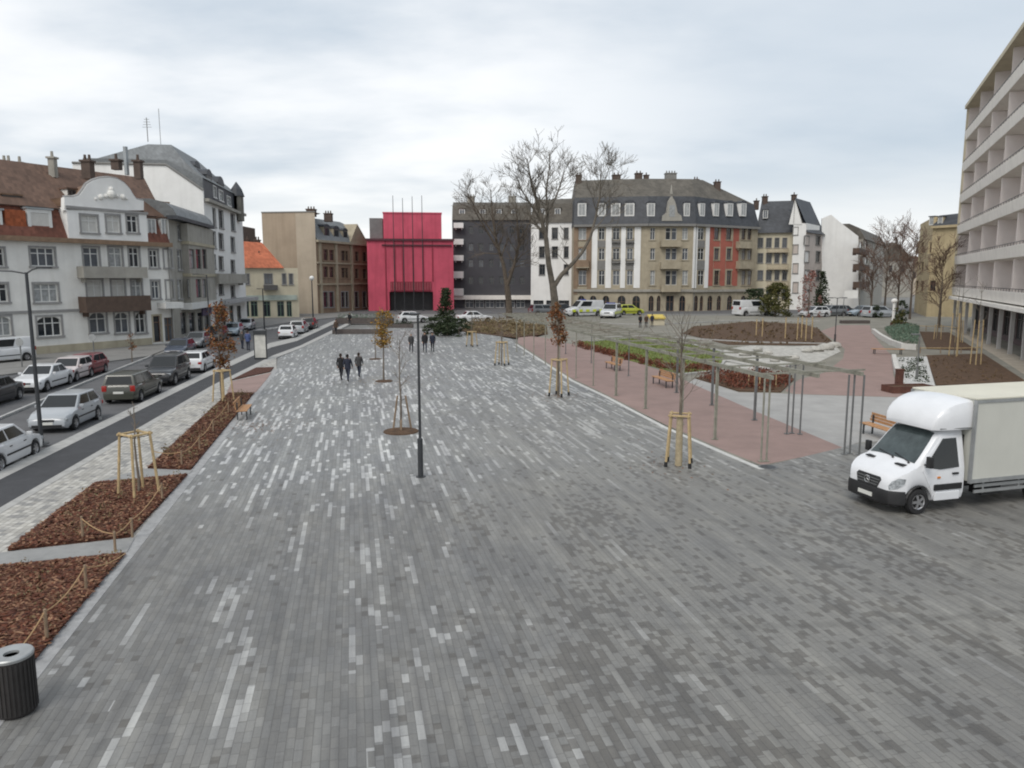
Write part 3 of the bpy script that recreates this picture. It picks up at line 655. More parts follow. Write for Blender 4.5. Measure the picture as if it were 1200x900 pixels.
# ---------------------------------------------------------------- 4 dark brick chimney building, red roofed shop house
Yb = 126
F = Fac(V(276, 372, Yb), V(285, 372, Yb))
root = thing('brick_block', 'tall narrow dark brick building behind the corner apartment house', 'building', F.A)
body(root, 'wall', F, 8, zat(264, Yb, 280), P_brick); corn(root, F, zat(264, Yb, 280), .3, .15, P_mid)
F = Fac(V(276, 372, 120), V(351, 371, 124))
root = thing('shop_house', 'low cream shop house with orange red tiled roof and green shopfront', 'shop', F.A)
ev = F.pix(310, 314)[1]
for x0, x1 in ((286, 292), (310, 319), (331, 335), (339, 343)): F.winpx(root, x0, 321, x1, 333, W_dark, M['glass_mid'], P_surr, mull=1, surr=.12)
for x0, x1 in ((284, 292), (294, 302), (309, 317), (325, 333), (336, 342)): F.winpx(root, x0, 353, x1, 371, mat('green shop frame', (.12, .2, .15), .6), M['glass'], None, mull=1, name='shop_window', trans=.8)
body(root, 'wall', F, 9, ev, P_cream)
mb = MB(); F.box(mb, .2, F.L - .3, F.pix(310, 352)[1], F.pix(310, 346)[1], .2, 0); mb.build('shop_sign', mat('pale green fascia', (.40, .45, .40), .6), root)
mb = MB(); F.box(mb, F.pix(309, 340)[0], F.pix(325, 340)[0], F.pix(315, 340)[1], F.pix(315, 334)[1], 1.0, 0); mb.build('awning', W_dark, root)
mb = MB(); mb.loft([[F.p(-.2, ev, .5), F.p(F.L * .78, ev, .5), F.p(F.L * .72, ev, -9), F.p(-.2, ev, -9)], [F.p(-.2, zat(283, 128, 290), -4.4), F.p(F.L * .5, zat(285, 128, 310), -4.4), F.p(F.L * .5, zat(285, 128, 310), -4.8), F.p(-.2, zat(283, 128, 290), -4.8)]], False, True)
rf = mb.build('roof', T_orange, root)
chimney(rf, 290, 281, 290, 127, .7, P_brick, 1); chimney(rf, 302, 282, 291, 127, .8, P_brick, 2); chimney(rf, 304, 299, 308, 124, .5, P_brick, 1)
# ---------------------------------------------------------------- 5 big block with blank tan end wall
Fe = Fac(V(312, 368, 140.2), V(373, 368, 138.8)); Fs = Fac(V(373, 366, 139), V(433, 361, 158))
root = thing('tenement_block', 'large block with blank tan end wall and brown street front under a grey mansard roof', 'apartment house', Fe.A)
zt = Fe.pix(345, 249)[1]; ev = Fs.pix(376, 284)[1]
mb = MB(); um = Fe.pix(348, 300)[0]
Fe.wall(mb, 0, um, -.15, zt); mb.mi = 1; Fe.wall(mb, um, Fe.L, -.15, zt)
up = Vector((0, 0, zt + .15)); a, b = Fe.p(0, -.15), Fe.p(0, -.15, -16); mb.mi = 0; mb.poly([a, b, b + up, a + up]); mb.poly([a + up, Fe.p(Fe.L, zt), Fe.p(Fe.L, zt, -3), b + up])
mb.build('end_wall', [P_tan, P_tan2], root)
corn(root, Fe, zt, .2, .1, P_mid)
for x0, x1 in ((379, 384), (386, 391), (400, 404), (405, 408), (416, 420), (425, 429)):
    for y0, y1 in ((292, 305), (312, 325)): Fs.winpx(root, x0, y0 + (x0 - 376) * .07, x1, y1 + (x0 - 376) * .03, W_brown, M['glass'], P_brownst, mull=1, surr=.3)
    Fs.winpx(root, x0, 342, x1, 360, W_dark, M['glass'], P_surr, mull=0, name='shop_window')
body(root, 'street_wall', Fs, 10, ev, P_brownst)
for y in (309, 334): corn(root, Fs, Fs.pix(380, y)[1], .3, .3, P_beige, name='string_course')
for x in (374, 393, 411, 431): q = Fs.pix(x, 320)[0]; mb = MB(); Fs.box(mb, q, q + .7, -.1, ev, .25, 0); mb.build('pilaster', P_beige, root)
corn(root, Fs, ev, .4, .6, P_beige)
mb = MB(); rr = rings_rect(Fs, [(-.4, 9.6, .1, 0, ev + .3), (1.6, 9, .3, .8, zt - 2.2), (3.5, 7, .4, 5, zt - .6)]); mb.loft(rr, False, True); rf = mb.build('roof', T_slate2, root)
for x0, x1 in ((380, 386), (391, 397), (402, 407)): dormer(root, Fs, x0, 266 + (x0 - 380) * .2, x1, 279 + (x0 - 380) * .12, 2.5, P_beige, T_slate, W_dark, M['glass'], arched=True, inset=.4, mull=0)
mb = MB(); u0, z0 = Fs.pix(408, 286); u1, _ = Fs.pix(432, 286); zt2 = Fs.pix(414, 262)[1]; mb.loft([[Fs.p(u0, ev, .3), Fs.p(u1, ev, .3), Fs.p((u0 * .6 + u1 * .4), zt2, .3)], [Fs.p(u0, ev, -6), Fs.p(u1, ev, -6), Fs.p((u0 * .6 + u1 * .4), zt2, -6)]]); mb.build('cross_gable', P_beige, root)
chimney(rf, 365, 246, 254, 146, 1.6, P_brick, 3); chimney(rf, 385, 251, 260, 146, 1.4, P_brick, 3)

# ---------------------------------------------------------------- 6 raspberry box
Y6 = 150
F = Fac(V(432, 363, Y6), V(532, 363, Y6 + 2))
root = thing('cultural_hall', 'windowless raspberry pink box shaped hall with dark ribs and wide black entrance', 'hall', F.A)
Zp = lambda x, y: F.pix(x, y)[1]; Up = lambda x, y=310: F.pix(x, y)[0]
mb = MB(); F.holes = [(round(Up(455.5), 4), round(Up(507), 4), -.15, round(Zp(480, 342), 4), 0)]
zl = Zp(480, 280); F.wall(mb, 0, F.L, -.15, zl, 3.0)
a, b, c, d = F.p(0, -.15), F.p(F.L, -.15), F.p(F.L, -.15, -18), F.p(0, -.15, -18); up = Vector((0, 0, zl + .15))
for p, q in ((b, c), (c, d), (d, a)): mb.poly([p, q, q + up, p + up])
mb.poly([a + up, b + up, c + up, d + up]); mb.build('lower_volume', P_pink, root)
zt = Zp(480, 250); mb = MB(); F.box(mb, Up(449, 265), Up(517.5, 265), zl - .05, zt, -.4, -14); F.box(mb, Up(449, 265) - .1, Up(517.5, 265) + .1, zt, zt + .25, -.3, -14.1); mb.build('upper_volume', P_pink, root)
mb = MB(); F.box(mb, Up(432.5, 265), Up(448, 265), zl, Zp(440, 255), -1.2, -10); mb.build('plant_room', mat('grey plant room cladding', (.17, .16, .16), .8), root)
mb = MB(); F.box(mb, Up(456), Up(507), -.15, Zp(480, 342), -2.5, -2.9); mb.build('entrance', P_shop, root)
mb = MB()
for x in (452, 463, 472, 484, 496, 507): u = Up(x); F.box(mb, u - .12, u + .12, .0 if x in (452,) else Zp(480, 330), zl - .3, .16, .0)
mb.build('rib', P_pinkd, root)
mb = MB(); F.box(mb, -.2, F.L + .2, zl - .35, zl + .05, .35, -.1); F.box(mb, Up(448), F.L * .98, zl - 1.35, zl - 1.1, .3, .0); mb.build('parapet', mat('dark purple beam', (.09, .03, .04), .7), root)
mb = MB(); F.box(mb, Up(457), Up(505), Zp(480, 341), Zp(480, 330), .35, 0); mb.mi = 1
for k in range(16): u = Up(458) + (Up(504) - Up(458)) * k / 15; F.box(mb, u - .06, u + .06, Zp(480, 340), Zp(480, 331), .42, .35)
mb.build('lintel_grille', [P_pinkd, mat('rose grille', (.32, .10, .11), .6)], root)
for i, (x, yt) in enumerate(((462.5, 229), (473.5, 232), (484.5, 230), (495.5, 229))):
    a = F.p(Up(x), 0, 2.2); mb = MB(); mb.tube([a, (a.x, a.y, 12), (a.x, a.y, zat(yt, a.y, x))], [.11, .09, .05], 8); mb.box((a.x, a.y, .1), (.5, .5, .3))
    tag(mb.build('flagpole', M['steel_dark'], None, loc=a), 'slender dark mast in front of the pink hall, %s of four' % ['leftmost', 'second from left', 'third from left', 'rightmost'][i], 'mast', 'masts before the pink hall')

# ---------------------------------------------------------------- 7 dark apartment block and white infill house
F = Fac(V(531, 362, 166), V(622, 362, 166))
root = thing('dark_apartment_block', 'dark slate grey apartment block with white corner balconies and white shop band', 'apartment house', F.A)
ev = F.pix(570, 258)[1]
for x in (549, 561, 573, 585, 597, 609):
    for y0, y1 in ((265, 274), (285, 294), (304, 313), (324, 333)): F.winpx(root, x, y0, x + 5.5, y1, W_dark, M[R.choice(['glass', 'glass_mid', 'glass'])], None, mull=1)
for x in range(545, 620, 12): F.winpx(root, x, 351.5, x + 10, 361, W_white, M['glass_mid'], None, mull=1, name='shop_window')
body(root, 'wall', F, 14, ev, P_dark)
mb = MB(); F.box(mb, 0, F.L, F.pix(570, 351)[1], F.pix(570, 346)[1], .8, 0); mb.build('canopy', P_band, root)
for y0, y1 in ((280, 285.5), (299, 304.5), (318, 325), (338, 345.5), (261, 266)): bpx(root, F, 531.5, y0, 543, y1, 1.4, P_white2, P_white2)
mb = MB(); mb.loft(rings_rect(F, [(-.3, 14, 0, 0, ev), (1.4, 12.5, 0, 0, F.pix(570, 240)[1]), (4, 10, 0, 0, F.pix(570, 235)[1])]), False, True); mb.poly([F.p(0, ev), F.p(0, F.pix(570, 240)[1], -1.4), F.p(0, F.pix(570, 240)[1], -12), F.p(0, ev, -14)])
rf = mb.build('roof', T_slateb, root)
for x in (538, 562, 581, 599): dormer(root, F, x, 245, x + 7, 256, 2.5, P_mid, T_slateb, W_white, M['glass_mid'], inset=.5)
chimney(rf, 552, 231, 240, 172, 1.6, P_grey, 3); chimney(rf, 600, 231, 240, 172, 1.6, P_grey, 2)
F = Fac(V(622, 362, 160), V(671, 362, 157))
root = thing('white_infill_house', 'plain white house with small dark windows behind the tall bare plane tree', 'house', F.A)
ev = F.pix(645, 261)[1]
for x0, x1, y0, y1 in ((632, 638, 267, 280), (647, 653.5, 267, 280), (661, 666, 267, 280), (647, 653.5, 289, 302), (661, 666, 289, 302), (632, 638.5, 310, 322), (632, 638, 289, 302), (661, 666, 310, 322)): F.winpx(root, x0, y0, x1, y1, W_dark, M['glass'], P_surr, mull=1, surr=.1)
for x0, x1 in ((625, 637), (640, 652), (655, 667)): F.winpx(root, x0, 352, x1, 363, W_dark, M['glass'], None, name='shop_window')
body(root, 'wall', F, 12, ev, P_white2)
mb = MB(); mb.loft(rings_rect(F, [(-.3, 12, 0, 0, ev), (1.4, 11, 0, 0, F.pix(645, 238)[1]), (4, 8, 0, 0, F.pix(645, 231)[1])]), False, True); rf = mb.build('roof', T_slateb, root)
for x in (632, 650): dormer(root, F, x, 244, x + 7, 257, 2.5, P_mid, T_slateb, W_white, M['glass_mid'], inset=.5)

# ---------------------------------------------------------------- 8 the long sandstone house of the middle
Q = [V(672, 365, 151), V(757, 365, 148), V(811, 365, 148.5), V(884, 364, 158)]
A1, A2, A3 = Fac(Q[0], Q[1]), Fac(Q[1], Q[2]), Fac(Q[2], Q[3])
root = thing('sandstone_corner_house', 'long beige sandstone corner house with white window strips, a red panel and dark mansard roof', 'apartment house', A1.A)
ev = A2.pix(785, 263)[1]
rows = ((267, 281), (291, 304.5), (317, 334))
def cols(F, cs, fm, gm, sm, surr=.2, rows=rows, mull=1):
    for x0, x1 in cs:
        for y0, y1 in rows: F.winpx(root, x0, y0, x1, y1, fm, M[R.choice(gm)], sm, mull=mull, surr=surr)
cols(A1, ((678, 687),), W_white, ['glass_mid', 'curtain'], P_brownst, .3)
cols(A1, ((701.5, 708.5), (718, 726), (734.5, 741.5)), W_white, ['glass', 'glass_mid'], None)
cols(A2, ((762, 767.5), (799.5, 806)), W_white, ['glass_mid', 'curtain'], P_beige, .25)
cols(A2, ((780, 786), (787, 793)), W_white, ['glass_mid', 'glass'], None, mull=0)
cols(A3, ((818, 825),), W_white, ['glass', 'glass_mid'], None)
cols(A3, ((837, 842.5), (851.5, 857)), W_brown, ['glass', 'glass_mid'], P_beige, .3)
cols(A3, ((869, 873.5), (876, 880.5)), W_brown, ['glass', 'curtain'], P_beige, .2)
for F, cs in ((A1, ((677, 685), (691, 699), (706, 714), (723.5, 733), (741, 750))), (A2, ((760, 766), (769.5, 774), (780.5, 789.5), (796, 803))), (A3, ((813, 818), (820, 824), (829, 835), (840, 845), (852, 858), (868, 874)))):
    for x0, x1 in cs: F.winpx(root, x0, 346.5, x1, 367, W_brown, M['glass'], None, mull=1, arch=.9 if x0 != 780.5 else 0, name='ground_window' if x0 != 780.5 else 'door', trans=.6)
mb = MB()
for F in (A1, A2, A3): F.wall(mb, 0, F.L, -.15, ev, .3)
bk = [Q[3] + Vector((-2, 14, 0)), Q[0] + Vector((0, 14, 0))]; lp = [Q[3]] + bk + [Q[0]]
for p, q in zip(lp, lp[1:]): mb.poly([Vector((p.x, p.y, -.15)), Vector((q.x, q.y, -.15)), Vector((q.x, q.y, ev)), Vector((p.x, p.y, ev))])
mb.build('wall', P_beige, root)
def panel(F, x0, x1, y0, y1, o, m, name):
    mb = MB(); xc, yc = (x0 + x1) / 2, (y0 + y1) / 2; F.box(mb, F.pix(x0, yc)[0], F.pix(x1, yc)[0], F.pix(xc, y1)[1], F.pix(xc, y0)[1], o, -.05); return mb.build(name, m, root)
for F, cs in ((A1, ((693.5, 700), (709.6, 716.5), (727.3, 733), (743, 750.5))), (A3, ((812, 816.5), (826, 830.3)))):
    for x0, x1 in cs: panel(F, x0, x1, 266, 337.5, .12, P_white2, 'pilaster')
for F, cs in ((A1, ((700.2, 709.4), (716.7, 727.1), (733.2, 742.8))), (A3, ((816.7, 825.8),))):
    for x0, x1 in cs:
        for y0, y1 in ((281.8, 290.2), (305.2, 316.2)): panel(F, x0, x1, y0, y1, .06, P_mid, 'spandrel')
for x0, x1, in ((830.6, 836), (843.7, 850.3), (858.3, 865)): panel(A3, x0, x1, 266, 335, .05, P_red, 'red_panel')
for y0, y1 in ((282.5, 289.5), (306, 315.5)):
    for x0, x1 in ((836.2, 843.5), (850.5, 858.1)): panel(A3, x0, x1, y0, y1, .04, P_red, 'red_spandrel')
panel(A1, 672.3, 677, 264, 345, .1, P_brownst, 'quoin'); panel(A1, 688.3, 693, 264, 340, .1, P_brownst, 'quoin')
for F in (A1, A2, A3):
    corn(root, F, ev - .35, .45, .7, P_mid); corn(root, F, F.pix((F is A1 and 715) or (F is A2 and 785) or 845, 342)[1], .5, .35, P_grey, name='string_course')
for F, x0, x1, ys in ((A2, 775, 798, ((282, 288), (307, 314), (334, 341))), (A1, 675, 690, ((305, 313),)), (A3, 867, 883, ((283, 290), (306, 314)))):
    for y0, y1 in ys: bpx(root, F, x0, y0, x1, y1, 1.1, P_beige if F is not A1 else P_brownst, P_beige)
for x in (716.7, 733.2):
    for y0, y1 in ((303, 307), (279, 283)): bpx(root, A1, x, y0, x + 10, y1, .5, B_iron, P_mid, bars=True)
# ornate stone gable on the corner
mb = MB(); pr = [A2.pix(*q) for q in ((775, 259), (776, 253), (780.5, 249.5), (782, 242), (783.5, 236), (787, 230), (790.5, 236), (792, 242), (793.5, 249.5), (798, 253), (799, 259))]
mb.loft([[A2.p(u, z, -.9) for u, z in pr][::-1], [A2.p(u, z, .35) for u, z in pr][::-1]])
u, z = A2.pix(787, 226); mb.tube([A2.p(u, z - .2, -.2), A2.p(u, z + 1.6, -.2)], [.3, .05], 6)
g = mb.build('ornate_gable', P_grey, root)
mb = MB(); u, z = A2.pix(787, 248); A2.box(mb, u - .55, u + .55, z - 1.0, z + 1.2, .4, .3); mb.build('pane', M['curtain'], g)
def rpt(i, dx, dy, z): return Vector((Q[i].x + dx, Q[i].y + dy, z))
B0, B3 = bk[1], bk[0]
z1 = zat(231, 151, 780); z2 = zat(210.5, 156, 780)
r0 = [rpt(0, -.2, -.4, ev), rpt(1, 0, -.45, ev), rpt(2, .1, -.45, ev), rpt(3, .2, -.3, ev), B3 + Vector((0, 0, ev)), B0 + Vector((0, 0, ev))]
r1 = [rpt(0, .2, 1.2, z1), rpt(1, 0, 1.2, z1), rpt(2, 0, 1.2, z1), rpt(3, -.8, 1.1, z1 - .6), B3 + Vector((-.8, -1, z1 - .6)), B0 + Vector((.2, -1, z1))]
r2 = [rpt(0, .6, 6.5, z2), rpt(1, 0, 6.5, z2), rpt(2, .5, 6.5, z2), rpt(2, 3.2, 8, z2), rpt(2, 3.0, 9, z2), rpt(0, .6, 8, z2)]
mb = MB(); mb.loft([r0, r1], False, False); mb.mi = 1; mb.loft([r1, r2], False, True); rf = mb.build('roof', [T_slate, T_slateb], root)
for F, cs in ((A1, ((677, 687), (700.5, 710), (716, 727), (732, 743.5))), (A2, ((758.5, 767.5), (801.5, 808.5))), (A3, ((820, 826), (836.5, 842.5), (852, 859), (868, 874.5)))):
    for x0, x1 in cs: dormer(root, F, x0, 238, x1, 253.5, 2.6, P_white2, T_slate, W_white, M['curtain'] if x0 < 760 else M['curtain'], arched=True, inset=.05)
for x, yt, w, n in ((678, 206, 1.2, 2), (722, 206, 1.6, 2), (748, 204, 1.4, 2), (757, 206, 1.0, 1), (840, 214, 1.2, 2), (815, 211, 1.0, 2)): chimney(rf, x, yt, yt + 13, 157, w, P_brick, n)
chimney(rf, 785.5, 204, 216, 156, 2.2, P_mid, 4, 1.4)
mb = MB(); mb.tube([A3.p(.3, -.1, .1), A3.p(.3, ev, .1)], .09, 6); mb.build('drainpipe', P_mid, root)
# ---------------------------------------------------------------- 9 houses on the right of the middle
F = Fac(V(884, 364, 160), V(925, 364, 158))
root = thing('balcony_house', 'cream house with blue slate roof and timber balconies right of the sandstone corner house', 'house', F.A)
ev = F.pix(905, 273)[1]
for x0, x1 in ((888, 894), (898, 904), (908, 913), (917, 922)):
    for y0, y1 in ((279, 290), (297, 308), (317, 328), (338, 350)): F.winpx(root, x0, y0, x1, y1, W_dark, M[R.choice(['glass', 'glass_mid'])], P_surr, mull=1, surr=.1)
body(root, 'wall', F, 10, ev, P_cream)
for y0, y1 in ((291, 295), (310, 315), (330, 335)): bpx(root, F, 899, y0, 924, y1, .9, W_brown, P_beige, bars=True)
mb = MB(); mb.loft(rings_rect(F, [(-.6, 10, -.3, 0, ev), (4.5, 6, .6, 0, F.pix(905, 239)[1] + 1)]), False, True); rf = mb.build('roof', T_slate, root)
chimney(rf, 896, 231, 240, 164, 1.0, P_brick, 2); chimney(rf, 886, 236, 246, 164, .9, P_brick, 1)
dormer(root, F, 894, 246, 900, 256, 3, P_white2, T_slate, W_white, M['glass_mid'], inset=1.2)
F = Fac(V(925, 364, 156), V(939.5, 364, 154.5)); F2b = Fac(V(939.5, 364, 154.5), V(965, 363, 166))
root = thing('gabled_house', 'narrow white gabled house with steep slate roof beside the cream balcony house', 'house', F.A)
ev = F.pix(932, 262)[1]; ev2 = F2b.pix(941, 272)[1]
for y0, y1 in ((262.5, 272), (283, 294), (305, 317), (327, 340)): F.winpx(root, 929.5, y0 + 4, 935, y1 + 3, W_dark, M['glass'], P_mid, mull=1, surr=.12)
for x0, x1 in ((943, 948), (956, 961)):
    for y0, y1 in ((277, 287), (295, 307), (317, 329), (340, 352)): F2b.winpx(root, x0, y0, x1, y1, W_dark, M['glass'], P_mid, mull=1, surr=.2)
body(root, 'front_wall', F, 10, ev, P_white2); body(root, 'side_wall', F2b, 2.5, ev2, mat('pale pinkish render', (.52, .46, .42), .9, .1, .5, streak=.2))
mb = MB(); pr = [F.pix(*q) for q in ((924.5, 263), (931.8, 233), (940, 263))]; mb.loft([[F.p(u, z, -.5) for u, z in pr], [F.p(u, z, .1) for u, z in pr]]); mb.build('gable', P_white2, root)
mb = MB(); zr = pr[1][1]; m_ = pr[1][0]; mb.poly([F.p(0, ev, .3), F.p(m_, zr + .2, .3), F.p(m_, zr + .2, -11), F.p(0, ev, -11)]); mb.poly([F.p(F.L, ev, .3), F.p(F.L, ev, -11), F.p(m_, zr + .2, -11), F.p(m_, zr + .2, .3)])
zz = F2b.pix(945, 243)[1]; mb.poly([F2b.p(0, ev2, .5), F2b.p(F2b.L, ev2, .5), F2b.p(F2b.L, zz, -4), F2b.p(0, zz, -4)]); mb.poly([F2b.p(F2b.L, ev2, .5), F2b.p(F2b.L, ev2, -8), F2b.p(F2b.L, zz, -4)])
rf = mb.build('roof', T_slate, root); chimney(rf, 930, 229, 240, 163, .9, P_brick, 1)
F = Fac(V(963, 366, 163), V(1006, 366, 161.8)); Fb = Fac(V(1006, 366, 162), V(1032, 364, 200))
root = thing('blank_walled_house', 'tall house showing a blank white side wall with dark balconies round its corner', 'apartment house', F.A)
zt = F.pix(985, 262)[1]
mb = MB(); pr = [F.pix(*q) for q in ((963, 372), (963, 256), (974, 251.5), (984, 260), (1006, 277), (1006, 372))]
mb.loft([[F.p(u, z, -.4) for u, z in pr][::-1], [F.p(u, z, 0) for u, z in pr][::-1]]); mb.build('side_wall', P_white2, root)
ev = Fb.pix(1008, 279)[1]
for x0, x1 in ((1008, 1011), (1014, 1017), (1020, 1022.5)):
    for y0, y1 in ((283, 291), (301, 309), (320, 328)): Fb.winpx(root, x0, y0, x1, y1, W_dark, M['glass'], None, mull=0)
body(root, 'street_wall', Fb, 7, ev, P_grey)
for y0, y1 in ((292, 297), (310, 316), (330, 336)): bpx(root, Fb, 1007, y0, 1019, y1, 1.2, B_dark, B_dark)
mb = MB(); rr = rings_rect(Fb, [(-.4, 8, .3, 0, ev), (1.0, 7, .3, 1, ev + 2.4), (3, 5.5, .4, 3, ev + 3.4)]); mb.loft(rr, True, True); mb.build('roof', T_slateb, root)
# far roofs down the side street
for x0, x1, yt, yp, Y, m_, rm, lab in ((1022, 1066, 305, 284, 260, P_grey, T_slateb, 'distant grey house with dark pitched roof closing the side street'), (1056, 1082, 312, 300, 300, P_tan2, T_red, 'distant tan house half hidden behind the street trees')):
    F = Fac(V(x0, 356, Y), V(x1, 356, Y)); root = thing('distant_house', lab, 'house', F.A)
    ev = F.pix((x0 + x1) / 2, yt)[1]
    for k in range(3):
        xx = x0 + 5 + (x1 - x0) * k / 3; F.winpx(root, xx, yt + 6, xx + 4, yt + 14, W_dark, M['glass'], None)
    body(root, 'wall', F, 10, ev, m_)
    mb = MB(); zr = F.pix((x0 + x1) / 2, yp)[1]; mb.loft([[F.p(-.5, ev, .5), F.p(F.L + .5, ev, .5), F.p(F.L / 2 + .1, zr, .5), F.p(F.L / 2 - .1, zr, .5)], [F.p(-.5, ev, -10), F.p(F.L + .5, ev, -10), F.p(F.L / 2 + .1, zr, -10), F.p(F.L / 2 - .1, zr, -10)]]); mb.build('roof', rm, root)
# yellow end house
F = Fac(V(1085.5, 368, 128), V(1116, 368, 124)); Fl = Fac(V(1071, 365, 145), V(1085.5, 368, 128))
root = thing('yellow_stone_house', 'yellowish stone house with grey mansard roof beside the balcony slab block', 'house', F.A)
ev = F.pix(1100, 266)[1]; ysm = mat('yellow sandstone', (.45, .37, .23), .9, .12, .6, .2, 12, streak=.25)
for y0, y1 in ((284, 296), (307, 318), (329, 341)):
    F.winpx(root, 1089.5, y0, 1096.5, y1, W_brown, M['glass'], ysm, mull=1, surr=.25)
    for x0, x1 in ((1073.5, 1076), (1080, 1082.5)): Fl.winpx(root, x0, y0, x1, y1, W_brown, M['glass_mid'], ysm, mull=0, surr=.15)
body(root, 'wall', F, 12, ev, ysm); body(root, 'side_wall', Fl, 6, Fl.pix(1080, 262)[1], ysm)
corn(root, F, ev - .2, .4, .5, ysm)
mb = MB(); mb.loft(rings_rect(F, [(-.2, 11, 0, 0, ev + .2), (1.0, 10, .3, 0, F.pix(1100, 252)[1]), (3, 8, 2, 0, F.pix(1100, 250)[1])]), False, True); mb.build('roof', T_slate, root)
for x0, x1 in ((1089, 1095), (1099, 1105)): dormer(root, F, x0, 254, x1, 264, 1.5, ysm, T_slate, W_white, M['curtain'], inset=.1, mull=0)

# ---------------------------------------------------------------- 10 the balcony slab on the right
a = G(1113.5, 326 + .4695 * (1113.5 - 990)); dd = Vector((-390, -879, 0)).normalized()
F = Fac(a, a + dd * 64)
root = thing('balcony_slab_block', 'long seven storey slab block with continuous white balcony bands and rose walls', 'apartment block', F.A)
zF = F.pix(1125, 337)[1]; zA = F.pix(1125, 163.5)[1]; st = (zA - zF) / 5; zroof = F.pix(1125, 139)[1]
bay = 9.0; nb = int(F.L / bay)
BFc = Fac(F.p(0, 0, -1.7), F.p(F.L, 0, -1.7))
for k in range(6):
    z0 = zF - 1.0 + k * st
    for i in range(nb):
        u = i * bay
        gm = M[R.choice(['glass', 'glass_mid', 'glass', 'curtain'])]
        BFc.win(root, u + 1.2, u + 3.4, z0 + .35, z0 + 2.45, W_dark, gm, None, mull=1, trans=0, rec=.14, name='balcony_door')
        BFc.win(root, u + 5.4, u + 7.4, z0 + 1.15, z0 + 2.45, W_white, M[R.choice(['glass', 'glass_mid', 'curtain'])], None, mull=1, trans=0, rec=.14)
mb = MB(); BFc.wall(mb, 0, F.L, zF - .9, zroof - .1, .16)
mb.poly([BFc.p(0, zF - .9), BFc.p(0, zroof - .1), BFc.p(0, zroof - .1, -12), BFc.p(0, zF - .9, -12)]); mb.poly([BFc.p(F.L, zF - .9), BFc.p(F.L, zroof - .1), BFc.p(F.L, zroof - .1, -12), BFc.p(F.L, zF - .9, -12)])
mb.build('back_wall', P_rosew, root)
for k in range(6):
    zt = zF + k * st; mb = MB()
    pr = [(-1.68, zt - 1.15), (.02, zt - 1.0), (.16, zt - .06), (.16, zt), (.02, zt), (-.06, zt - .85), (-1.68, zt - .9)]
    mb.loft([[F.p(0, z, o) for o, z in pr], [F.p(F.L, z, o) for o, z in pr]])
    mb.mi = 1; F.box(mb, .1, F.L, zt + .22, zt + .27, .10, .05)
    for q in range(int(F.L / 1.25)): F.box(mb, .1 + q * 1.25, .14 + q * 1.25, zt - .02, zt + .22, .09, .06)
    mb.build('balcony_band', [P_band, M['steel_dark']], root)
    for i in range(nb):
        mb = MB(); F.box(mb, i * bay, i * bay + .22, zt - .88, zt + st - 1.16 if k < 5 else zroof - .2, -.1, -1.66); mb.build('balcony_partition', P_rosew, root)
mb = MB(); F.box(mb, -.4, F.L, zroof - .2, zroof + .25, .35, -14); mb.build('roof_slab', P_cream, root)
mb = MB(); F.box(mb, -.35, 0, zF - 1.1, zroof - .21, .12, -13.9); mb.build('end_wall', P_cream, root)
mb = MB(); F.box(mb, -.3, F.L, zF - 1.5, zF - 1.16, .45, -2.9); mb.build('canopy', P_band, root)
GFc = Fac(F.p(0, 0, -2.6), F.p(F.L, 0, -2.6))
for i in range(int(F.L / 3.2)):
    GFc.win(root, i * 3.2 + .25, i * 3.2 + 2.95, .5, zF - 2.2, W_dark, M[R.choice(['glass', 'glass', 'glass_mid'])], None, mull=1, trans=.75, rec=.15, name='shop_window')
mb = MB(); GFc.wall(mb, 0, F.L, -.1, zF - 1.5, .2); mb.poly([GFc.p(0, -.1), GFc.p(0, zF - 1.5), GFc.p(0, zF - 1.5, -10), GFc.p(0, -.1, -10)]); mb.build('ground_floor', mat('dark rose plinth wall', (.12, .09, .092), .8, .15, 1), root)
for i in range(int(F.L / 5.2)):
    mb = MB(); F.box(mb, i * 5.2 + .6, i * 5.2 + .9, -.1, zF - 1.52, -.1, -.40); mb.build('column', mat('grey white column', (.42, .41, .40), .8, .1, 1), root)

# ================================================================ TREES, SHRUBS
def perp(d): a = d.orthogonal().normalized(); return a, d.cross(a).normalized()
def grow(mb, p, d, L, r, lev, rng, kids=(4, 5, 6), spread=(25, 60), up=.12, rmin=.02, n=5):
    seg = 4; pts = [p]; rs = [r]; dd = d.copy()
    for i in range(seg):
        a, b = perp(dd); dd = (dd + a * rng.uniform(-.16, .16) + b * rng.uniform(-.16, .16) + Vector((0, 0, up))).normalized()
        pts.append(pts[-1] + dd * L / seg); rs.append(max(rmin, r * (1 - .6 * (i + 1) / seg)))
    mb.tube(pts, rs, n if r > .06 else 3, False)
    if lev <= 0: return
    for k in range(kids[min(lev, len(kids)) - 1]):
        t = rng.uniform(.3, 1.0); i = min(int(t * seg), seg - 1); q = pts[i].lerp(pts[i + 1], t * seg - i)
        dl = (pts[i + 1] - pts[i]).normalized(); a, b = perp(dl); an = rng.uniform(0, 6.283); s = rad(rng.uniform(*spread))
        nd = dl * math.cos(s) + (a * math.cos(an) + b * math.sin(an)) * math.sin(s)
        grow(mb, q, nd.normalized(), L * rng.uniform(.5, .75), max(rmin, rs[i] * .6), lev - 1, rng, kids, spread, up, rmin, n)
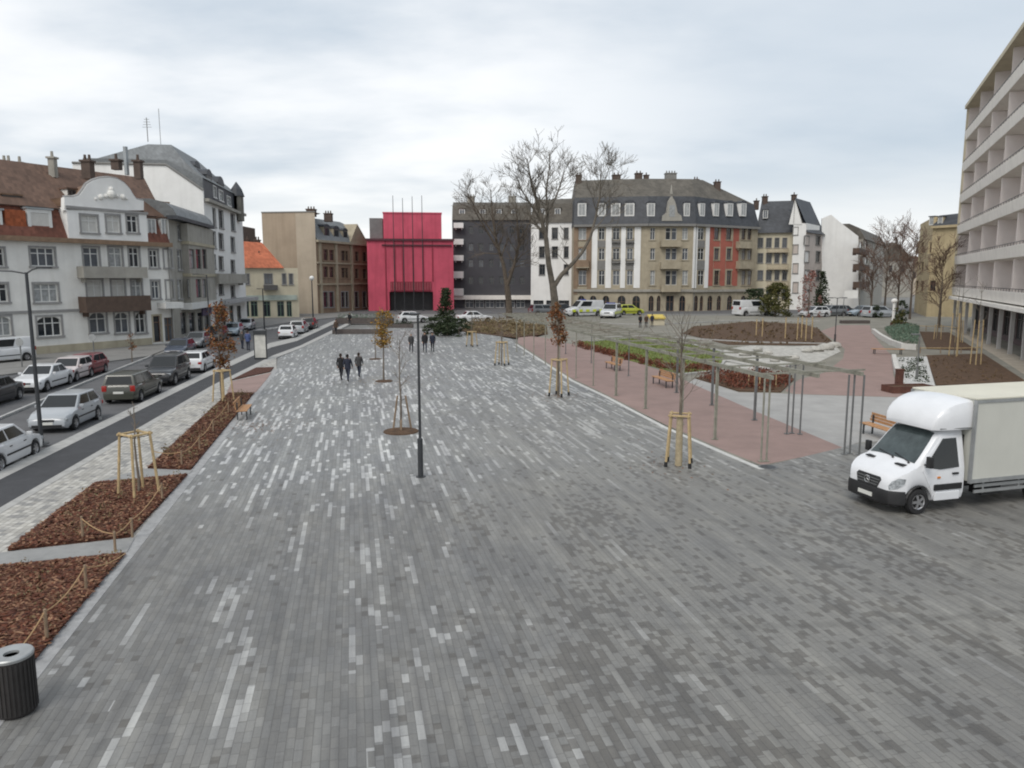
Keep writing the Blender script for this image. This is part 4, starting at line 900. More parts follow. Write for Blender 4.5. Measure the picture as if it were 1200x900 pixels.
def limbs(mb, polys, Y, rng, kids, twigL, lev, rmin=.022):
    for pts, r0, r1, t0, cnt, dys in polys:
        w = [V(x, y, Y + dys * i / max(1, len(pts) - 1)) for i, (x, y) in enumerate(pts)]
        n = len(w); rs = [r0 + (r1 - r0) * i / (n - 1) for i in range(n)]
        mb.tube(w, rs, 8)
        for k in range(cnt):
            t = t0 + (1 - t0) * (k + rng.random()) / cnt; f = t * (n - 1); i = min(int(f), n - 2); q = w[i].lerp(w[i + 1], f - i)
            dl = (w[i + 1] - w[i]).normalized(); a, b = perp(dl); an = rng.uniform(0, 6.283); s = rad(rng.uniform(30, 70))
            nd = (dl * math.cos(s) + (a * math.cos(an) + b * math.sin(an)) * math.sin(s)).normalized()
            grow(mb, q, nd, twigL * rng.uniform(.6, 1.1) * (1.15 - .4 * t), max(rmin * 1.6, (r0 + (r1 - r0) * t) * .45), lev, rng, kids, (22, 55), .1, rmin)
def leaves(mb, pts, size, rng, flat=.5):
    for p in pts:
        s = size * rng.uniform(.6, 1.3); a = Vector((rng.gauss(0, 1), rng.gauss(0, 1), rng.gauss(0, flat))).normalized(); b = a.orthogonal().normalized()
        b = (b * math.cos(rng.uniform(0, 3)) + a.cross(b) * math.sin(rng.uniform(0, 3))).normalized() if False else b
        q = rng.uniform(0, 6.28); c = a.cross(b); b = b * math.cos(q) + c * math.sin(q); p = Vector(p)
        mb.poly([p - a * s * .5, p + b * s * .28, p + a * s * .5, p - b * s * .28])
rng = random.Random(5)
def big_tree(label, polys, Y, m, kids, twigL, lev, base, seed):
    rg = random.Random(seed); b = V(base[0], base[1], Y); b.z = -.1
    root = thing('plane_tree', label, 'tree', b)
    mb = MB(); limbs(mb, polys[:1], Y, rg, kids, twigL, lev); mb.build('trunk', m, root, smooth=True)
    mb = MB(); limbs(mb, polys[1:], Y, rg, kids, twigL, lev); mb.build('crown', m, root, smooth=True)
    return root
big_tree('very tall bare plane tree with forked pale trunk, tallest tree of the square',
    [([(650, 376), (650, 352), (648, 335)], .62, .52, .9, 0, 0),
     ([(648, 337), (643, 310), (640, 280), (634, 255), (628, 232), (623, 216), (620, 200), (618, 186)], .46, .05, .30, 24, -3),
     ([(640, 282), (642, 250), (640, 225), (643, 202), (645, 182)], .24, .04, .25, 16, 2),
     ([(636, 262), (622, 240), (611, 222), (604, 205)], .2, .04, .3, 13, -2),
     ([(641, 250), (652, 230), (658, 212), (662, 200)], .18, .04, .25, 12, 3),
     ([(649, 336), (658, 322), (668, 312), (682, 296), (692, 278), (698, 255), (703, 230), (704, 208), (705, 192)], .38, .04, .62, 18, 2),
     ([(694, 272), (706, 258), (716, 240)], .10, .03, .3, 5, 1), ([(703, 225), (711, 205), (716, 192)], .1, .03, .2, 8, 1),
     ([(668, 313), (660, 305), (652, 296)], .08, .03, .4, 3, 0)], 112, M['bark_pale'], (4, 4, 5), 3.6, 2, (650, 376), 3)
big_tree('broad bare tree with dark brown trunk in front of the dark apartment block',
    [([(597, 374), (596, 352), (594, 335)], .55, .45, .9, 0, 0),
     ([(594, 336), (590, 310), (582, 285), (578, 260), (576, 240), (575, 222)], .36, .05, .25, 22, 2),
     ([(594, 336), (602, 312), (608, 288), (606, 258), (604, 230)], .30, .05, .2, 18, -2),
     ([(586, 296), (570, 270), (558, 250), (553, 235)], .2, .04, .3, 13, -2), ([(582, 280), (565, 255), (550, 232), (545, 224)], .15, .03, .3, 11, 1),
     ([(607, 285), (620, 262), (628, 240)], .15, .03, .2, 10, 1), ([(596, 320), (610, 300), (622, 292)], .14, .03, .3, 8, -1)], 122, M['bark_dark'], (3, 4, 4), 3.3, 2, (597, 374), 8)

L_orange = leafmat('withered orange leaves', [(.155, .062, .026), (.23, .088, .032), (.115, .05, .026), (.19, .115, .04)])
L_yellow = leafmat('yellow brown leaves', [(.26, .15, .03), (.33, .19, .035), (.20, .10, .025), (.20, .16, .045)])
L_green = leafmat('dark evergreen leaves', [(.020, .032, .014), (.035, .05, .02), (.028, .042, .022), (.05, .06, .03)])
L_green2 = leafmat('olive hedge leaves', [(.07, .075, .02), (.10, .10, .03), (.055, .06, .02), (.12, .10, .035)])
L_mound = leafmat('grey green ground cover', [(.10, .17, .12), (.14, .20, .15), (.08, .13, .09), (.17, .20, .15)])
L_red = leafmat('reddish low shrubs', [(.16, .045, .03), (.11, .04, .028), (.20, .07, .04), (.08, .05, .03)])
L_dry = leafmat('dry brown stems', [(.20, .15, .08), (.14, .10, .055), (.24, .19, .11), (.12, .11, .05)])
L_dryd = leafmat('dark dry stems', [(.13, .085, .045), (.09, .058, .03), (.16, .11, .06), (.07, .05, .03)])
L_pinkt = leafmat('pinkish brown leaves', [(.28, .13, .11), (.22, .11, .09), (.33, .17, .14)])
def young_tree(label, px, py, top, trunk_r, crown, group='young trees of the square', lean=0.0, m=None, name='young_tree', twigs=10, wrap=0):
    b = G(px, py); zt = zat(top, b.y, px); root = thing(name, label, 'tree', b, group=group)
    rg = random.Random(px * 7 + py)
    mb = MB(); pts = [b + Vector((lean * zt * t + .02 * math.sin(9 * t + px), .02 * math.cos(7 * t), zt * t)) for t in (0, .2, .4, .6, .8, 1)]
    mb.tube(pts, [trunk_r * (1 - .75 * t) for t in (0, .2, .4, .6, .8, 1)], 8)
    mb.build('trunk', m or M['bark'], root, smooth=True)
    if wrap: wm = MB(); wm.tube([b + Vector((0, 0, .02)), b + Vector((0, 0, wrap))], [trunk_r * 1.7, trunk_r * 1.5], 10); wm.build('trunk_wrap', mat('jute trunk wrap', (.36, .30, .20), .95, .2, 6, .3, 60), root, smooth=True)
    mb = MB()
    if crown is None or crown[0] == 'bare':
        w = .9 if crown is None else crown[1]; t0 = .5 if crown is None else crown[2]
        for k in range(twigs):
            t = t0 + (1 - t0) * (k + .3) / twigs; q = pts[0].lerp(pts[-1], t); a = rg.uniform(0, 6.283); el = rg.uniform(.5, 1.1)
            grow(mb, q, Vector((math.cos(a), math.sin(a), el)).normalized(), w * rg.uniform(.6, 1.1), .016, 1, rg, (4, 4), (20, 50), .12, .006, 4)
        mb.build('crown', m or M['bark'], root)
    else:
        kind, x0, y0, x1, y1, lm, n = crown
        Y = b.y; c0, c1 = V(x0, y1, Y), V(x1, y0, Y); wx = (c1.x - c0.x) / 2; hz = (c1.z - c0.z); cx = (c0.x + c1.x) / 2
        P_ = []
        cl = [(rg.uniform(-1, 1), rg.uniform(-1, 1), rg.random()) for _ in range(max(10, n // 45))]
        for i in range(n):
            a, bb, t = cl[rg.randrange(len(cl))]; rr_ = (math.sin(math.pi * min(.97, max(.06, t))) ** .5) * .95
            s = math.hypot(a, bb); s = max(1, s)
            P_.append((cx + (a / s) * wx * rr_ + rg.gauss(0, wx * .24), Y + (bb / s) * wx * rr_ + rg.gauss(0, wx * .20), c0.z + hz * t + rg.gauss(0, hz * .06)))
        leaves(mb, P_, .16, rg); mb.build('crown', lm, root)
        tw = MB()
        for k in range(34):
            t = k / 34; q = Vector((cx, Y, c0.z + hz * t * .9)); a = rg.uniform(0, 6.28); tw.tube([q, q + Vector((math.cos(a) * wx * .8, math.sin(a) * wx * .8, hz * .14))], [.012, .005], 4, False)
        tw.build('branches', M['bark'], root)
    return root
def stake_frame(label, px, py, top, n=4, w=.85, rz=.3, m='wood_pale', feet=False, wrap=False, rail=True, taper=.72):
    b = G(px, py); hgt = zat(top, b.y, px); root = thing('tree_stakes', label, 'tree support', b, group='timber tree supports')
    tops = []
    for k in range(n):
        a = rz + 2 * math.pi * k / n; p0 = b + Vector((math.cos(a) * w * .7, math.sin(a) * w * .7, 0)); p1 = b + Vector((math.cos(a) * w * .7 * taper, math.sin(a) * w * .7 * taper, hgt)); tops.append(p1)
        mb = MB(); mb.tube([p0, p1], [.042, .038], 8); po = mb.build('stake', M[m], root, smooth=True)
        if feet: f = MB(); f.tube([p0, p0.lerp(p1, .1)], .06, 8); f.build('foot_sleeve', M['black'], po)
    if rail:
        mb = MB()
        for k in range(n):
            p, q = tops[k], tops[(k + 1) % n]; d = (q - p).normalized() * .08; mb.tube([p - d - Vector((0, 0, .06)), q + d - Vector((0, 0, .06))], .035, 6)
        mb.build('rail', M[m], root, smooth=True)
    mb = MB()
    for k in range(n): mb.tube([tops[k] - Vector((0, 0, .12)), b + Vector((0, 0, hgt - .2))], .012, 4)
    mb.build('strap', M['black'], root)
    return root
young_tree('young tree with thin bare crown inside the nearest four-stake frame beside the pergola', 795, 546, 385, .075, ('bare', 1.1, .45), twigs=18, wrap=1.75)
stake_frame('pale four-stake frame with black feet, closest to the pergola corner post', 795, 545, 484, 4, .82, .5, feet=True)
young_tree('young tree with orange brown leaf column beside the pergola, half way along', 654, 464, 352, .07, ('col', 643, 358, 664, 404, L_orange, 900))
stake_frame('pale stake frame with black feet under the orange brown tree', 655, 464, 420, 4, .8, .2, feet=True)
young_tree('slim bare young tree in a round brown soil disc left of the lamp post', 470, 505, 398, .05, ('bare', .7, .4), twigs=9)
stake_frame('reddish tripod stakes on the soil disc beside the lamp post', 471, 503, 464, 3, .62, .6, 'wood_brown', rail=False, taper=.45)
young_tree('young tree with rounded yellow brown crown left of the lamp post', 450, 446, 360, .06, ('col', 438, 364, 461, 404, L_yellow, 1000))
young_tree('small bare young tree behind the yellow brown one', 440, 421, 378, .045, ('bare', .8, .4), twigs=9)
young_tree('bare young tree at the far end of the paved square', 553, 406, 365, .05, ('bare', .9, .4), twigs=9)
stake_frame('far pale stake frame standing nearest to the dark shrubs', 553, 406, 388, 4, .75, .2, feet=True)
young_tree('bare young tree right of the lamp post in the far paving', 588, 428, 370, .05, ('bare', .9, .4), twigs=10)
stake_frame('pale stake frame with black feet alone in the far paving', 588, 428, 400, 4, .8, .4, feet=True)
young_tree('columnar young tree with long rust brown crown in the left planting strip', 260, 468, 356, .07, ('col', 249, 358, 271, 428, L_orange, 1300))
stake_frame('pale stake frame under the rust brown columnar tree', 262, 470, 433, 4, .75, .3)
young_tree('thin young tree with broken top in the second mulch bed', 163, 579, 478, .045, ('bare', .35, .7), twigs=4)
stake_frame('nearest pale stake frame in the second mulch bed by the kerb', 163, 580, 506, 4, .80, .25)
young_tree('small street tree with a few brown leaves on the far pavement', 155, 424, 388, .05, ('col', 150, 391, 159, 409, L_orange, 90), group='young street trees')
for i, (x, y, yt) in enumerate(((1143, 428, 330), (1118, 418, 322), (1124, 402, 330), (1098, 398, 335))):
    young_tree('bare sapling held by stakes, %s' % ['nearest to the truck in the front right bed', 'at the back of the front right bed', 'in the back bed near the slab block', 'in the back bed near the green mound'][i], x, y, yt, .04, ('bare', .8, .4), twigs=8, group='saplings in the right beds')
    stake_frame('tall pale stakes round the %s sapling of the right beds' % ['nearest', 'second', 'third', 'farthest'][i], x, y, yt + 45, 3, .55, .4 * i, taper=.8, rail=False)
# disc of soil under the slim tree
for x, y, r in ((470, 506, .75), (450, 447, .55), (440, 421, .5)):
    b = G(x, y); mb = MB(); mb.cyl(b - Vector((0, 0, .01)), r, .06, 28, r * .96); tag(mb.build('tree_pit', M['soil'], None, loc=b), kind='structure')
def shrub(label, cat, name, px, py, w, h, lm, n, size, cone=False, group=None, d=None):
    b = G(px, py); root = thing(name, label, cat, b, group=group); rg = random.Random(int(px * 3 + py))
    st = MB(); st.tube([b, b + Vector((0, 0, h * .8))], [.06 + h * .01, .02], 6); st.build('trunk' if cone else 'stems', M['bark_dark'], root)
    mb = MB(); P_ = []; d = d or w
    cl = [(rg.uniform(0, 6.283), rg.random() ** .5, rg.random()) for _ in range(max(12, n // (8 if cone else 40)))]
    for i in range(n):
        a, s, t = cl[rg.randrange(len(cl))]; t = min(1, max(.02, t + rg.gauss(0, .05)))
        r_ = max(.04, 1 - t) ** .75 * .85 if cone else math.sqrt(max(.05, 1 - (t * 1.02 - .25) ** 2 / .62))
        P_.append(b + Vector((math.cos(a) * s * w / 2 * r_ + rg.gauss(0, w * .05), math.sin(a) * s * d / 2 * r_ + rg.gauss(0, d * .05), h * t)))
    leaves(mb, P_, size, rg); mb.build('crown' if cone else 'foliage', lm, root); return root
shrub('dark conical fir tree in front of the pink hall', 'tree', 'fir_tree', 523, 389, 3.6, 5.2, L_green, 2600, .3, True)
for i, (x, y, w, h) in enumerate(((509, 391, 3.4, 1.9), (524, 394, 3.2, 1.5), (538, 392, 3.4, 1.8))):
    shrub('dark evergreen shrub at the foot of the fir tree, %s of three' % ['left', 'middle', 'right'][i], 'shrub', 'evergreen_shrub', x, y, w, h, L_green, 1300, .26, group='shrubs below the fir tree')
shrub('tall square dark hedge bush beside the white van', 'hedge', 'hedge_bush', 908, 371, 5.5, 5.6, L_green2, 2600, .4)
shrub('dark shrubbery in front of the red panel house, left of the hedge bush', 'shrub', 'evergreen_shrub', 888, 369, 8, 4.5, L_green, 1800, .45)
shrub('small tree with pinkish brown leaves before the gabled house', 'tree', 'autumn_tree', 947, 372, 3.6, 7.6, L_pinkt, 800, .35)
shrub('dark green conical tree before the blank white wall', 'tree', 'evergreen_tree', 962, 369, 4, 7.5, L_green, 1300, .4, True)
for i, (x, y, w, h) in enumerate(((1052, 385, 2.4, 2.6), (1056, 378, 2.0, 3.2), (1024, 372, 3.0, 2.0))):
    shrub(['round green bush beside the dark planter at the head of the green mound', 'upright dark green bush right of the white post', 'low dark hedge behind the rose path'][i], 'shrub', 'green_bush', x, y, w, h, [L_green2, L_green, L_green][i], 900, .25)
for i, (x, y, yt, w) in enumerate(((1020, 372, 312, 5), (1036, 371, 300, 6), (1051, 371, 306, 5), (1066, 374, 300, 6), (1100, 384, 318, 4))):
    b = G(x, y); hgt = zat(yt, b.y, x); root = thing('street_tree', ['bare brown street tree left of the distant grey roof', 'bare brown street tree before the distant grey roof', 'slender brown street tree right of the distant roof', 'bare brown street tree left of the yellow house', 'pollarded street tree before the yellow house'][i], 'tree', b, group='brown trees of the side street'); rg = random.Random(90 + i)
    mb = MB(); mb.tube([b, b + Vector((0, 0, hgt * .45)), b + Vector((0, 0, hgt * .9))], [.2, .14, .04], 7); mb.build('trunk', M['bark_dark'], root)
    mb = MB()
    for k in range(30):
        t = .35 + .55 * k / 16; a = rg.uniform(0, 6.28); grow(mb, b + Vector((0, 0, hgt * t)), Vector((math.cos(a), math.sin(a), .7)).normalized(), hgt * .26, .06, 2, rg, (4, 4), (22, 55), .1, .02, 4)
    mb.build('crown', mat('reddish brown twigs', (.12, .075, .055), .95, .3, 1), root)
# ground cover (uncountable)
def cover(name, pts, h, lm, n, size, z=.06, tufts=0, seed=1):
    poly = gp(pts); rg = random.Random(seed); xs = [p.x for p in poly]; ys = [p.y for p in poly]; mb = MB(); P_ = []
    def inside(x, y):
        c = False
        for i in range(len(poly)):
            a, b = poly[i], poly[i - 1]
            if (a.y > y) != (b.y > y) and x < (b.x - a.x) * (y - a.y) / (b.y - a.y) + a.x: c = not c
        return c
    T_ = []
    while tufts and len(T_) < tufts:
        x, y = rg.uniform(min(xs), max(xs)), rg.uniform(min(ys), max(ys))
        if inside(x, y): T_.append((x, y, rg.uniform(.5, 1)))
    while len(P_) < n:
        if T_:
            tx, ty, th = T_[rg.randrange(len(T_))]; x, y = tx + rg.gauss(0, h * .35), ty + rg.gauss(0, h * .35); hh = h * th
        else: x, y = rg.uniform(min(xs), max(xs)), rg.uniform(min(ys), max(ys)); hh = h
        if inside(x, y): P_.append((x, y, z + hh * rg.random() ** 1.3))
    leaves(mb, P_, size, rg, 1.2); return tag(mb.build(name, lm), kind='stuff')
cover('low_planting', [(670, 405.5), (735, 423), (796, 438), (830, 436), (842, 439), (842, 430), (790, 431), (735, 419), (680, 404)], .55, L_red, 5200, .16, 0, 160, 2)
cover('low_planting', [(815, 443.5), (840, 440), (922, 440), (931, 445), (915, 460), (866, 459), (843, 452)], .7, L_red, 3600, .16, 0.06, 110, 3)
cover('dry_planting', [(853, 404), (980, 405), (958, 385), (940, 380), (880, 377), (812, 383), (800, 391)], .35, L_dryd, 1700, .22, .05, 260, 4)
cover('dry_planting', [(536, 388), (604, 396), (642, 392), (640, 381), (560, 376)], .9, L_dry, 4200, .24, .05, 200, 5)
cover('ground_cover', [(1036, 391), (1057, 383), (1077, 388), (1075, 409), (1047, 405)], .35, L_mound, 5200, .17, .45, 0, 6)
cover('low_planting', [(1088, 420), (1098, 450), (1180, 446), (1150, 416)], .2, L_dryd, 500, .12, .06, 120, 8)
cover('pebble_planting', [(1053, 424), (1063, 452), (1090, 452), (1082, 424)], .45, L_green, 900, .13, .08, 26, 9)
cover('grass', [(678, 401.5), (740, 396), (813, 400), (848, 416), (838, 434), (796, 437), (736, 421)], .09, leafmat('grass blades', [(.11, .155, .035), (.15, .19, .05), (.18, .19, .06), (.09, .13, .03)]), 9000, .13, .05, 0, 31)
def fallen(px, py, rr, n, lm, z=.012):
    b = G(px, py); rg = random.Random(px); mb = MB()
    for k in range(n):
        a = rg.uniform(0, 6.28); d = abs(rg.gauss(0, rr)) + .1; q = rg.uniform(0, 6.28); s = rg.uniform(.03, .06); p = Vector((b.x + d * math.cos(a), b.y + d * math.sin(a), z + rg.uniform(0, .01))); u_ = Vector((math.cos(q), math.sin(q), rg.uniform(-.1, .1))) * s; w_ = Vector((-math.sin(q), math.cos(q), rg.uniform(-.1, .1))) * s * .6
        mb.poly([p - u_, p - w_, p + u_, p + w_])
    tag(mb.build('fallen_leaves', lm), kind='stuff')
fallen(654, 464, 1.5, 190, L_orange); fallen(450, 447, 1.7, 170, L_yellow); fallen(795, 546, 1.4, 60, L_orange); fallen(300, 500, 1.5, 160, L_orange, .02)
def chips(name, pts, n, seed, z=.065):
    poly = gp(pts); rg = random.Random(seed); xs = [p.x for p in poly]; ys = [p.y for p in poly]; mb = MB(); k = 0
    while k < n:
        x, y = rg.uniform(min(xs), max(xs)), rg.uniform(min(ys), max(ys)); c = False
        for i in range(len(poly)):
            a, b = poly[i], poly[i - 1]
            if (a.y > y) != (b.y > y) and x < (b.x - a.x) * (y - a.y) / (b.y - a.y) + a.x: c = not c
        if not c: continue
        k += 1; q = rg.uniform(0, 6.28); l, w = rg.uniform(.03, .11), rg.uniform(.012, .035); t = rg.uniform(-.03, .03); a = Vector((math.cos(q), math.sin(q), 0)) * l; b_ = Vector((-math.sin(q), math.cos(q), 0)) * w; p = Vector((x, y, z + rg.uniform(0, .03)))
        mb.poly([p - a - b_ + Vector((0, 0, t)), p + a - b_ - Vector((0, 0, t)), p + a + b_ - Vector((0, 0, t)), p - a + b_ + Vector((0, 0, t))])
    return tag(mb.build(name, leafmat('bark chips', [(.042, .015, .010), (.095, .032, .018), (.145, .05, .026), (.06, .022, .013), (.30, .17, .10), (.078, .027, .015)])), kind='stuff')
cover('dry_stems', [(0, 667), (145, 652), (34, 782), (14, 814), (-60, 848), (-60, 674)], .30, L_dry, 420, .07, .06, 34, 21)
cover('dry_stems', [(10, 646), (151, 630), (219, 558), (112, 568)], .32, L_dry, 520, .07, .06, 40, 22)
cover('dry_stems', [(174, 549), (223, 551), (297, 462), (268, 462)], .36, L_dry, 800, .09, .06, 50, 23)
chips('bark_chips', [(0, 667), (145, 652), (34, 782), (14, 814), (-60, 848), (-60, 674)], 11000, 1)
chips('bark_chips', [(10, 646), (151, 630), (219, 558), (112, 568)], 9000, 2)
chips('bark_chips', [(174, 549), (223, 551), (297, 462), (268, 462)], 7000, 3)
# ================================================================ VEHICLES
def paint(name, col, rough=.28): return mat(name, col, rough, .05, 1.5, spec=.5, coat=.5)
def lerp_tab(tab, x):
    for (a, va), (b, vb) in zip(tab, tab[1:]):
        if x <= b: return va + (vb - va) * max(0, (x - a)) / (b - a)
    return tab[-1][1]
def wheel(root, x, y, r, w=.2, side=1, spokes=6):
    mb = MB(); n = 22
    ring = lambda rr, yy: [(x + rr * math.cos(2 * math.pi * k / n), yy, r + rr * math.sin(2 * math.pi * k / n)) for k in range(n)]
    y0, y1 = y - side * w / 2, y + side * w / 2
    rs = [ring(r * .6, y0), ring(r * .95, y0), ring(r, y0 + side * .03), ring(r, y1 - side * .03), ring(r * .94, y1), ring(r * .66, y1), ring(r * .62, y1 - side * .05)]
    if side < 0: rs = [q[::-1] for q in rs]
    mb.loft([q[::-1] for q in rs]); o = mb.build('wheel', M['rubber'], root, smooth=True)
    mb = MB(); yy = y1 - side * .035
    q = [ring(r * .64, yy), ring(r * .60, yy + side * .03), ring(r * .52, yy + side * .005)]
    mb.loft(q if side < 0 else [k[::-1] for k in q], False, False)
    for k in range(spokes):
        a = 2 * math.pi * k / spokes; c = Vector((x, yy + side * .012, r)); d = Vector((math.cos(a), 0, math.sin(a))); t = Vector((-math.sin(a), 0, math.cos(a))) * r * .10
        mb.ob(c + d * r * .08 - t, d * r * .48, t * 2, Vector((0, side * .02, 0)))
    mb.tube([(x, yy - side * .01, r), (x, yy + side * .03, r)], r * .15, 10); mb.mi = 1
    mb.tube([(x, yy - side * .05, r), (x, yy - side * .02, r)], r * .58, 18); mb.build('rim', [M['rim'], M['black']], o, smooth=True)
STY = {  # body profile in metres: length, width, height, belt line, deck heights along x (rear to front, fractions of half length), cabin x (rear base, rear top, front top, front base)
    'hatch': (4.0, 1.70, 1.44, .92, [(-1, .55), (-.985, .78), (-.96, .92), (-.8, .95), (.42, .94), (.62, .86), (.9, .74), (.985, .60), (1, .50)], (-.93, -.68, .10, .47)),
    'sedan': (4.6, 1.76, 1.42, .93, [(-1, .55), (-.99, .82), (-.95, .93), (-.6, .96), (.38, .94), (.58, .88), (.9, .76), (.985, .62), (1, .50)], (-.66, -.40, .08, .42)),
    'estate': (4.6, 1.78, 1.52, .97, [(-1, .55), (-.99, .85), (-.97, .97), (-.8, .99), (.40, .97), (.60, .90), (.9, .78), (.985, .64), (1, .52)], (-.96, -.86, .10, .45)),
    'suv': (4.5, 1.82, 1.72, 1.08, [(-1, .62), (-.99, .98), (-.97, 1.08), (-.8, 1.10), (.42, 1.08), (.6, 1.03), (.92, .93), (.985, .78), (1, .6)], (-.96, -.84, .12, .45)),
    'van': (4.4, 1.82, 1.86, 1.10, [(-1, .65), (-.995, 1.0), (-.985, 1.10), (-.8, 1.12), (.5, 1.10), (.66, 1.02), (.93, .86), (.985, .70), (1, .55)], (-.985, -.95, .26, .56)),
}
def car(label, px, py, bearing, style, pm, name='parked_car', cat='car', group='cars parked along the street', z=-.11, scale=1.0, panels=False, extra=None):
    Lc, W, Hc, belt, deck, cab = STY[style]; base = G(px, py, z)
    root = thing(name, label, cat, base, math.pi / 2 - bearing, group, local=True); root.scale = (scale,) * 3
    hl = Lc / 2; wr = .31 if style not in ('suv',) else .36; ax = (-hl + .78, hl - .82)
    zb = .2 if style != 'suv' else .28
    xs = sorted({*[q * hl for q in (-1, -.985, -.96, -.9, -.8, -.6, -.4, -.2, 0, .2, .42, .5, .62, .75, .9, .96, .985, 1)], *[a + wr * 1.2 * math.cos(t * math.pi / 8) for a in ax for t in range(9)]})
    rings = []
    for x in xs:
        f = x / hl; zt = lerp_tab(deck, f); hw = W / 2 * (1 - .16 * abs(f) ** 7); lo = zb + .12 * max(0, abs(f) - .93) / .07
        for a in ax:
            d = abs(x - a)
            if d < wr * 1.2: lo = max(lo, wr + math.sqrt(max(0, (wr * 1.2) ** 2 - d * d)) * .98)
        lo = min(lo, zt - .14); hh = zt - lo
        half = [(0, lo), (hw * .94, lo), (hw * .985, lo + hh * .12), (hw, lo + hh * .5), (hw * .985, lo + hh * .82), (hw * .92, lo + hh * .97), (hw * .6, zt + .012), (0, zt + .02)]
        rings.append([(x, y, zz) for y, zz in half] + [(x, -y, zz) for y, zz in half[1:-1][::-1]])
    mb = MB(); mb.loft(rings); mb.build('body', pm, root, smooth=38)
    xb0, xt0, xt1, xb1 = [q * hl for q in cab]; wb, wt = W / 2 * .93, W / 2 * (.76 if style != 'van' else .85); zb_, zt_ = belt - .02, Hc
    lo = [Vector((xb0, -wb, zb_)), Vector((xb1, -wb, zb_)), Vector((xb1, wb, zb_)), Vector((xb0, wb, zb_))]
    hi = [Vector((xt0, -wt, zt_)), Vector((xt1, -wt, zt_)), Vector((xt1, wt, zt_)), Vector((xt0, wt, zt_))]
    mb = MB(); mb.loft([lo, hi]); cabn = mb.build('cabin', pm, root, smooth=30, bevel=.055, seg=3, angle=12)
    def pane(i, s0, s1, t0, t1, nm, par, skew=(0, 0), off=.007):
        a, b, c, d = lo[i], lo[(i + 1) % 4], hi[(i + 1) % 4], hi[i]; n = (b - a).cross(d - a).normalized()
        P = lambda s, t: (a.lerp(b, s)).lerp(d.lerp(c, s), t) + n * off
        mb = MB(); mb.loft([[q - n * .02 for q in (P(s0, t0), P(s1, t0), P(s1 + skew[1], t1), P(s0 + skew[0], t1))], [P(s0, t0), P(s1, t0), P(s1 + skew[1], t1), P(s0 + skew[0], t1)]]); return mb.build(nm, M['carglass'], par)
    pane(1, .05, .95, .10, .90, 'windscreen', cabn); pane(3, .09, .91, .25 if style != 'estate' else .15, .86, 'rear_window', cabn)
    for i in (0, 2):
        cuts = ((.09, .46), (.50, .90)) if i == 0 else ((.10, .50), (.54, .91))
        for k, (s0, s1) in enumerate(cuts):
            if panels and ((i == 0 and k == 0) or (i == 2 and k == 1)): continue
            pane(i, s0, s1, .16, .86, 'side_window', cabn)
    for s in (-1, 1):
        for a in ax: wheel(root, a, s * (W / 2 - .11), wr, .2, s)
        mb = MB(); mb.box((hl * .935, s * W * .36, lerp_tab(deck, .96) - .07), (.16, .34, .13)); mb.build('headlight', M['lamp_clear'], root, smooth=30, bevel=.03)
        mb = MB(); mb.box((-hl * .975, s * W * .39, lerp_tab(deck, -.97) - .14), (.10, .24, .16 if style not in ('estate', 'van') else .3)); mb.build('tail_light', M['lamp_red'], root, smooth=30, bevel=.02)
        mb = MB(); mb.box((xb1 - .28, s * (W / 2 + .06), belt + .07), (.12, .18, .13)); mb.build('mirror', pm, root, smooth=30, bevel=.03)
        for xh in (-.16 * hl, .32 * hl): mb = MB(); mb.box((xh - .2, s * (W / 2 * .985), belt - .14), (.16, .04, .03)); mb.build('door_handle', M['black'] if style in ('hatch', 'suv') else pm, root)
        mb = MB(); mb.box((0, s * (W / 2 - .01), .52), (Lc * .42, .03, .07)); mb.build('side_trim', M['black'], root)
    mb = MB(); mb.box((hl * .985, 0, lerp_tab(deck, .985) - .06), (.06, W * .36, .12)); mb.box((hl * .97, 0, .32), (.14, W * .7, .12)); mb.build('grille', M['black'], root)
    for s, nm in ((1, 'front_plate'), (-1, 'rear_plate')):
        mb = MB(); mb.box((s * (hl + .005), 0, .44 if s > 0 else .62), (.03, .50, .11)); mb.build(nm, M['plate'], root)
    mb = MB(); mb.box((-hl * .97, 0, .34), (.16, W * .8, .13)); mb.build('rear_bumper', M['black'] if style in ('suv', 'hatch') else pm, root)
    if extra: extra(root, Lc, W, Hc)
    return root
PW = paint('white car paint', (.62, .63, .64)); PS = paint('silver car paint', (.34, .36, .38)); PO = paint('dark olive paint', (.045, .047, .036)); PK = paint('black car paint', (.018, .019, .022))
PR = paint('dark red paint', (.16, .016, .02)); PN = paint('navy paint', (.03, .04, .065)); PB = paint('pale blue grey paint', (.26, .32, .37)); PG = paint('mid grey paint', (.16, .17, .18)); PRO = paint('pale rose white paint', (.55, .49, .48))
ba, bt = STREET, STREET + math.pi                       # facing away / facing the camera
car('white hatchback cut by the left edge of the picture, nearest parked car', -6, 545, ba, 'hatch', PW)
car('silver grey hatchback parked facing us beside the double armed street lamp', 80, 498, bt, 'hatch', PS)
car('dark olive estate car seen from behind, parked in front of the black car', 158, 466, ba, 'estate', PO)
car('black car with pale headlights parked between the olive and the white cars', 197, 448, bt, 'suv', PK)
car('white hatchback seen from behind, parked beside the rust brown tree', 232, 434, ba, 'hatch', PW)
car('white saloon facing us on the far side of the street', 52, 455, bt, 'sedan', PW)
car('pale rose white car partly hidden behind the white saloon', 84, 444.5, bt, 'hatch', PRO)
car('dark red hatchback behind the white saloon on the far side', 101, 439.5, bt, 'hatch', PR)
car('dark car cut by the left edge on the far side of the street', -14, 474, bt, 'sedan', PK)
car('navy blue hatchback parked before the shops of the grey bay house', 212, 417, bt, 'hatch', PN)
car('dark grey car parked just behind the navy hatchback', 232, 406.5, bt, 'hatch', PG)
